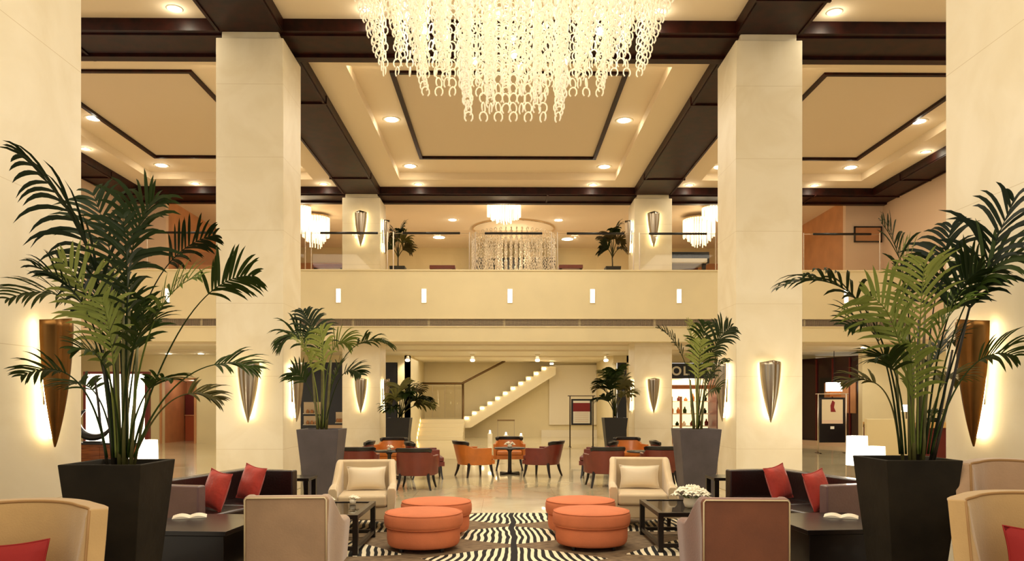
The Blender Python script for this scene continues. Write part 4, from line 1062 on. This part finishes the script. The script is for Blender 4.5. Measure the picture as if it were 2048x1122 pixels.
c = rel(1343, 800); MB().box(c.x-.04, c.x+.04, -.02, .06, 0, a2.z-.7).build('door_post', M_TERRA, t)
c = rel(1362, 800); MB().box(c.x-.04, c.x+.04, -.02, .06, 0, a2.z-.7).build('door_post', M_TERRA, t)
c0 = rel(1335, 770); c1 = rel(1443, 778); MB().box(c0.x, c1.x, -.02, .06, c1.z, c0.z).build('transom', M_AMBER, t)
c = rel(1436, 800); MB().box(c.x-.06, c.x+.06, -.04, .06, 0, a2.z).build('door_post', M_RED2, t)
for k, zz in enumerate((.6, 1.1, 1.6)):
    sh = MB().box(a2.x+.1, b2.x-.1, 1.4, 1.95, zz, zz+.04).build('display_shelf', M_WHITE, t)
    for q in range(7):
        x = a2.x+.2+q*(b2.x-a2.x-.4)/6+random.uniform(-.05, .05); hh = random.uniform(.14, .3)
        MB().lathe([(.001, 0), (.07, 0), (.08, hh*.5), (.03, hh*.8), (.03, hh), (.001, hh)], 10, c=(x, 1.6, zz+.04)).build('bottle', random.choice([M_AMBER, M_WHITE, M_RED2, M_LEAFD, M_TXTW]), sh, smooth=True)
light('POINT', (s0.x, 30.8, 2.3), 40, WARM, size=.2)
def letter(ch, px, py, h, Y, parent, m, bold=.004):
    cu = bpy.data.curves.new('sign_letter', 'FONT'); cu.body = ch; cu.size = h*1.38; cu.extrude = .015; cu.offset = bold; cu.align_x = 'CENTER'
    tmp = bpy.data.objects.new('sign_letter', cu); COL.objects.link(tmp); bpy.context.view_layer.update()
    me = bpy.data.meshes.new_from_object(tmp.evaluated_get(bpy.context.evaluated_depsgraph_get())); bpy.data.objects.remove(tmp)
    o = bpy.data.objects.new('sign_letter', me); COL.objects.link(o); me.materials.clear(); me.materials.append(m)
    p = at(px, py, Y)-parent.location; o.location = p; o.rotation_euler = (R(90), 0, 0); o.parent = parent
for ch, px in (('V', 1336), ('O', 1353), ('L', 1372)): letter(ch, px, 750, .34, 29.83, t, M_TXTW, .012)
p = at(1418, 741, 29.83)-t.location
MB().prism([(-.12, .12), (.12, .12), (.1, 0), (0.03, -.13), (-.02, -.04), (-.1, 0)], 'y', -.015, .015).build('sign_emblem', M_TXTW, t, M=Matrix.Translation(p))
# right dark portal
pa = at(1600, 890, 29.9); pb = at(1733, 896, 27.0)
ddx = pb.x-pa.x; ddy = 27.0-29.9; Lp = math.hypot(ddx, ddy); ang = math.atan2(ddy, ddx)
t = thing('dark_portal', (pa.x, 29.9, 0), 'dark maroon panelled restaurant portal beyond the right middle column', 'shopfront', None, ang)
MB().box(0, Lp, 0, .25, 0, 3.25).build('facade', mat('deep_maroon', (44, 10, 10), rough=.3, coat=.3, var=.3, vscale=1.2), t)
for k in range(4): MB().box(.05+k*Lp/4, .1+k*Lp/4, -.05, 0, 0, 3.2).build('pilaster_strip', M_RED2, t)
MB().box(Lp*.33, Lp*.62, -.03, 0, .05, 2.5).build('opening', M_BLK, t)
MB().box(Lp*.40, Lp*.86, -.035, 0, 1.2, 2.3).build('inner_screen', M_TERRA, t)
struct(MB().box(0, Lp, -.4, -.05, 0, .15, M=Matrix.Translation((pa.x, 29.9, 0)) @ Matrix.Rotation(ang, 4, 'Z')), 'trim_2', M_PINK, 'pale stone step in front of the dark portal')
p = at(1668, 775, 27.4)
drum = thing('hanging_lamp', (p.x, 27.4, p.z-.12), 'square glowing cream lamp hanging in front of the dark portal', 'lamp')
MB().box(-.24, .24, -.15, .15, -.02, .30).build('lamp_shade', bpy.data.materials['shade_glow'], drum, bevel=.01)
MB().box(-.2, .2, -.12, .12, -.2, -.02).build('lamp_holder', M_AMBER, drum)
MB().tube([(0, 0, .3), (0, 0, 3.41-(p.z-.12))], .012, 6).build('cord', M_BLACK, drum)
def poster_stand(px0, px1, pyt, pyb, foot, Y, label, kind):
    a = at(px0, pyt, Y); b = at(px1, pyb, Y); w = b.x-a.x; cx = (a.x+b.x)/2
    t = thing('poster_stand', (cx, Y, 0), label, 'sign stand')
    for s in (-1, 1):
        MB().tube([(s*w/2, 0, .02), (s*w/2, 0, a.z+.12)], .022, 8).build('pole', M_STEEL if kind else M_DARKMETAL, t, smooth=True)
        MB().box(s*w/2-.03, s*w/2+.03, -.2, .2, 0, .025).build('foot', M_DARKMETAL, t)
    MB().tube([(-w/2-.08, 0, a.z+.11), (w/2+.08, 0, a.z+.11)], .015, 8).build('crossbar', M_STEEL if kind else M_DARKMETAL, t, smooth=True)
    pan = MB().box(-w/2+.04, w/2-.04, -.02, .02, b.z, a.z).build('panel', M_BLK, t)
    hh = a.z-b.z; x0, x1 = -w/2+.11, w/2-.11
    if kind == 0:
        MB().box(x0, x1, -.026, -.02, b.z+.06, a.z-.06).build('sheet', M_TXTW, pan)
        MB().box(x0, x1, -.030, -.026, b.z+hh*.52, a.z-.14).build('printed_picture', M_POST, pan)
        for k in range(5): MB().box(x0+.06, x1-.06, -.030, -.026, b.z+.12+k*.075, b.z+.135+k*.075).build('text_line', M_PINK, pan)
    else:
        MB().box(x0, x1, -.026, -.02, b.z+hh*.42, a.z-.06).build('sheet', mat('poster_cream', (226, 208, 170), rough=.5), pan)
        MB().prism([(-.07, 0), (.09, 0), (.03, .14), (.06, .3), (-.02, .36), (-.08, .2)], 'y', -.030, -.026).build('printed_picture', M_POST, pan, M=Matrix.Translation((.02, 0, b.z+hh*.68)))
        MB().box(x0, x1, -.030, -.026, b.z+hh*.42, b.z+hh*.50).build('text_line', M_PINK, pan)
        MB().box(-.06, .06, -.026, -.02, b.z+hh*.3, b.z+hh*.36).build('emblem', M_TXTW, pan)
poster_stand(1140, 1186, 798, 850, 885, 27.5, 'black framed poster stand with red picture before the far wall panel', 0)
poster_stand(1636, 1692, 795, 885, 930, 24.0, 'tall poster stand before the dark portal', 1)
# reception counter on the right
p = at(1830, 870, 22.0)
t = thing('reception_counter', (p.x, 22.0, 0), 'cream topped brown reception counter at the far right', 'counter')
MB().box(-1.2, 1.6, 0, .6, 0, .95).build('body', M_RED2, t); MB().box(-1.2, 1.6, -.1, .65, .86, 1.02).build('counter_top', mat('honey_wood', (206, 160, 96), rough=.4), t, bevel=.01)
MB().box(-1.5, -.2, -.25, -.1, 0, 1.12).build('front_screen', mat('cream_panel', (226, 206, 156), rough=.5), t, bevel=.01)
p2 = at(1868, 850, 22.2)
t = thing('counter_plant', (p2.x, 22.3, 1.02), 'dark leafy plant on the reception counter', 'potted plant')
MB().lathe([(.001, 0), (.12, 0), (.16, .12), (.001, .12)], 16).build('pot', M_BLACK, t, smooth=True)
for k in range(12):
    a = k*2.4; P = [Vector((0, 0, .1)), Vector((math.cos(a)*.08, math.sin(a)*.08, .3)), Vector((math.cos(a)*.25, math.sin(a)*.2, .38)), Vector((math.cos(a)*.42, math.sin(a)*.3, .18+.2*random.random()))]
    frond(t, P, .3, .14, M_LEAFD, cnt=6, wid=.05, droop=.3)
t = thing('standing_lamp', (at(1846, 830, 21.6).x, 22.5, 1.02), 'slim cream shaded lamp on the reception counter', 'lamp')
MB().lathe([(.09, .3), (.13, .3), (.1, .5), (.07, .5)], 20).build('lamp_shade', bpy.data.materials['shade_glow'], t, smooth=True); MB().tube([(0, 0, 0), (0, 0, .35)], .015, 6).build('stem', M_DARKMETAL, t); disc(MB(), .08, 0, .02).build('base', M_DARKMETAL, t)

# ------------------------------------------------------------------ stair
M_STEP = mat('pale_stair_stone', (230, 214, 176), rough=.4)
YS = 34.2
t = thing('staircase', (0, YS, 0), 'pale straight stair with glowing step lights rising along the far wall', 'staircase')
f0 = at(928, 842, YS); f1 = at(1098, 733, YS)
ns = 11; dx = (f1.x-f0.x)/ns; dz = (f1.z-f0.z)/ns
st = []
prof = []
for k in range(ns): prof += [(f0.x+k*dx, f0.z+k*dz), (f0.x+k*dx, f0.z+(k+1)*dz)]
prof += [(f1.x, f1.z), (f1.x+.3, f1.z), (f1.x+.3, f1.z-.36), (f0.x+.3, f0.z-.30), (f0.x, f0.z-.30)]
MB().prism(prof, 'y', 0, 1.2).build('stringer', M_STEP, t)
for k in range(ns+1):
    x = f0.x+(k+.35)*dx; z = f0.z+(k+.55)*dz
    MB().box(x-.075, x+.075, -.03, 0, z-.03, z+.035).build('step_light', bpy.data.materials['lamp_glow'], t, bevel=.01)
l0 = at(846, 767, YS); l1 = at(924, 767, YS); l2 = at(1010, 722, YS)
MB().tube([(l0.x, -.05, l0.z), (l1.x, -.05, l1.z), (l2.x, -.05, l2.z)], .05, 8).build('handrail', mat('rail_bronze', (110, 84, 50), rough=.4, metal=.6), t, smooth=True)
q = at(926, 767, YS); MB().tube([(q.x, -.04, 0), (q.x, -.04, q.z)], .05, 8).build('newel_post', bpy.data.materials['rail_bronze'], t, smooth=True)
for px in (865, 890, 910): q = at(px, 767, YS); MB().tube([(q.x, -.04, .9), (q.x, -.04, q.z)], .015, 6).build('baluster', M_STEEL, t)
g0 = at(848, 772, YS); g1 = at(922, 835, YS); MB().box(g0.x, g1.x, -.05, -.035, g1.z, g0.z).build('glass_panel', M_GLASS, t)
# lower broad flight
t = thing('lower_flight', (0, 32.45, 0), 'broad pale steps rising from the floor beside the far left planter', 'steps')
s0 = -3.72; s1 = at(926, 880, 32.6).x
mb = MB()
for k in range(5): mb.box(s0, s1, k*.30, 1.6 if k < 4 else 1.6, k*.17, (k+1)*.17)
mb.build('treads', M_STEP, t, bevel=.008)
for k in range(5): MB().box(s0, s0+.05, k*.3+.02, k*.3+.25, k*.17+.06, k*.17+.14).build('step_light', bpy.data.materials['lamp_glow'], t)
# thin stand and candles by the stair
p = at(1012, 872, 31.0)
t = thing('thin_frame_stand', (p.x, 31, 0), 'thin metal frame stand below the stair', 'stand')
for s in (-1, 1): MB().tube([(s*.33, 0, 0), (s*.33, 0, .86)], .012, 6).build('pole', M_STEEL, t)
MB().tube([(-.35, 0, .87), (.35, 0, .87)], .03, 8).build('crossbar', bpy.data.materials['rail_bronze'], t)
for px, h in ((980, .5), (1012, .42), (1042, .38)):
    p = at(px, 872, 30.2)
    o = thing('floor_candle', (p.x, 30.2, 0), 'slim pale candle holder on the floor below the stair, %s' % {980: 'tallest', 1012: 'middle one', 1042: 'shortest'}[px], 'candle holder', 'floor candles')
    MB().lathe([(.001, 0), (.09, 0), (.09, h*.75), (.001, h*.75)], 14).build('holder', M_WHITE, o, smooth=False)
    MB().lathe([(.001, h*.75), (.04, h*.75), (.03, h), (.001, h)], 10).build('flame', M_SLOT, o, smooth=True)

# ------------------------------------------------------------------ upper gallery furniture
def gallery_bench(px0, px1, py, Y, m, label, hback=.0):
    a = at(px0, py, Y); b = at(px1, py, Y); w = b.x-a.x
    t = thing('gallery_bench', ((a.x+b.x)/2, Y, 5.5), label, 'bench')
    h = a.z-5.5
    MB().box(-w/2, w/2, 0, .5, h-.12, h).build('seat', m, t, bevel=.015)
    for s in (-1, 1): MB().box(s*(w/2-.06)-.04, s*(w/2-.06)+.04, .05, .45, 0, h-.12).build('leg', M_BLACK, t)
gallery_bench(859, 910, 530, 24.6, M_MAROON, 'dark maroon bench seen through the glass left of the centre balustrade')
gallery_bench(1118, 1166, 529, 24.6, M_MAROON, 'dark maroon bench seen through the glass right of the centre balustrade')
gallery_bench(625, 686, 528, 24.6, M_MAROON, 'low dark bench behind the glass left of the far left column')
a = at(345, 510, 25.3)
t = thing('gallery_sofa', (-10.05, 25.6, 5.503), 'brown upholstered sofa behind the glass at the upper left', 'sofa')
MB().box(-.65, .65, 0, .8, .0, .62).build('seat', M_TERRA, t, bevel=.03); MB().box(-.65, .65, .6, .85, .0, 1.15).build('backrest', M_TERRA, t, bevel=.03)
for s in (-1, 1): MB().box(s*.65-.1, s*.65+.1, 0, .85, 0, .8).build('arm', M_TERRA, t, bevel=.03)
a = at(385, 490, 30)
t = thing('dark_wall_cabinet', (a.x, 29.5, 5.5), 'black bar cabinet at the rear of the upper left gallery', 'cabinet')
MB().box(-1.3, 1.0, 0, .6, 0, 1.9).build('body', M_BLACK, t)
for k in range(5): MB().lathe([(.001, 0), (.05, 0), (.05, .2), (.02, .26), (.02, .34), (.001, .34)], 10, c=(-1.1+k*.3, -.05, 1.9)).build('bottle', M_AMBER, t, smooth=True)
a = at(1376, 530, 25)
t = thing('grand_piano', (a.x, 25.2, 5.503), 'black grand piano behind the glass right of the far right column', 'piano')
pr = [(-.75, 0), (.75, 0), (.75, .5), (.55, .9), (.2, 1.1), (-.1, 1.5), (-.5, 1.6), (-.75, 1.3)]
MB().prism(pr, 'z', .62, .95).build('case', M_BLACK, t, bevel=.02); MB().prism([(x, y*.98+.02) for x, y in pr], 'z', .96, .99).build('lid', M_BLACK, t)
MB().box(-.62, .62, -.22, .0, .62, .74).build('keyboard', M_TXTW, t)
for x, y in ((-.6, .15), (.6, .15), (-.3, 1.3)): MB().taper(x, y, 0, .62, .07, .07, .12, .12).build('leg', M_BLACK, t)
a = at(1672, 500, 28.5)
t = thing('gallery_lamp', (a.x, 28.5, 5.5), 'small warm table lamp glowing in the upper right gallery', 'lamp')
MB().lathe([(.2, .95), (.28, .95), (.2, 1.3), (.12, 1.3)], 20).build('lamp_shade', M_SLOT, t, smooth=True); MB().tube([(0, 0, .5), (0, 0, 1)], .03, 8).build('stem', M_DARKMETAL, t); MB().box(-.3, .3, -.3, .3, 0, .5).build('plinth', M_TBL, t)

a = at(948, 512, 31.6); b = at(1112, 540, 31.6)  # dark panel added as a backdrop for the crystal links
t = thing('dark_backdrop', ((a.x+b.x)/2, 31.9, 5.503), 'dark backdrop panel added at the rear of the upper gallery behind the crystal links', 'cabinet')
MB().box(a.x-(a.x+b.x)/2, b.x-(a.x+b.x)/2, 0, .5, 0, a.z-5.5).build('body', M_BLACK, t, bevel=.01)

# framed black screen and bracket on the rose wall of the upper gallery, right
a = at(1768, 450, 24.6); b = at(1822, 482, 24.6)
t = thing('wall_screen', (11.6, 24.83, b.z), 'black framed screen hung on the rose pier at the upper right', 'screen')
mb = MB(); frame_w = .04; hh = a.z-b.z
mb.box(-.45, .45, -.05, 0, 0, frame_w); mb.box(-.45, .45, -.05, 0, hh-frame_w, hh); mb.box(-.45, -.45+frame_w, -.05, 0, 0, hh); mb.box(.45-frame_w, .45, -.05, 0, 0, hh)
mb.build('frame', M_BLACK, t); MB().box(-.41, .41, -.03, -.01, .04, hh-.04).build('screen', M_TERRA, t)
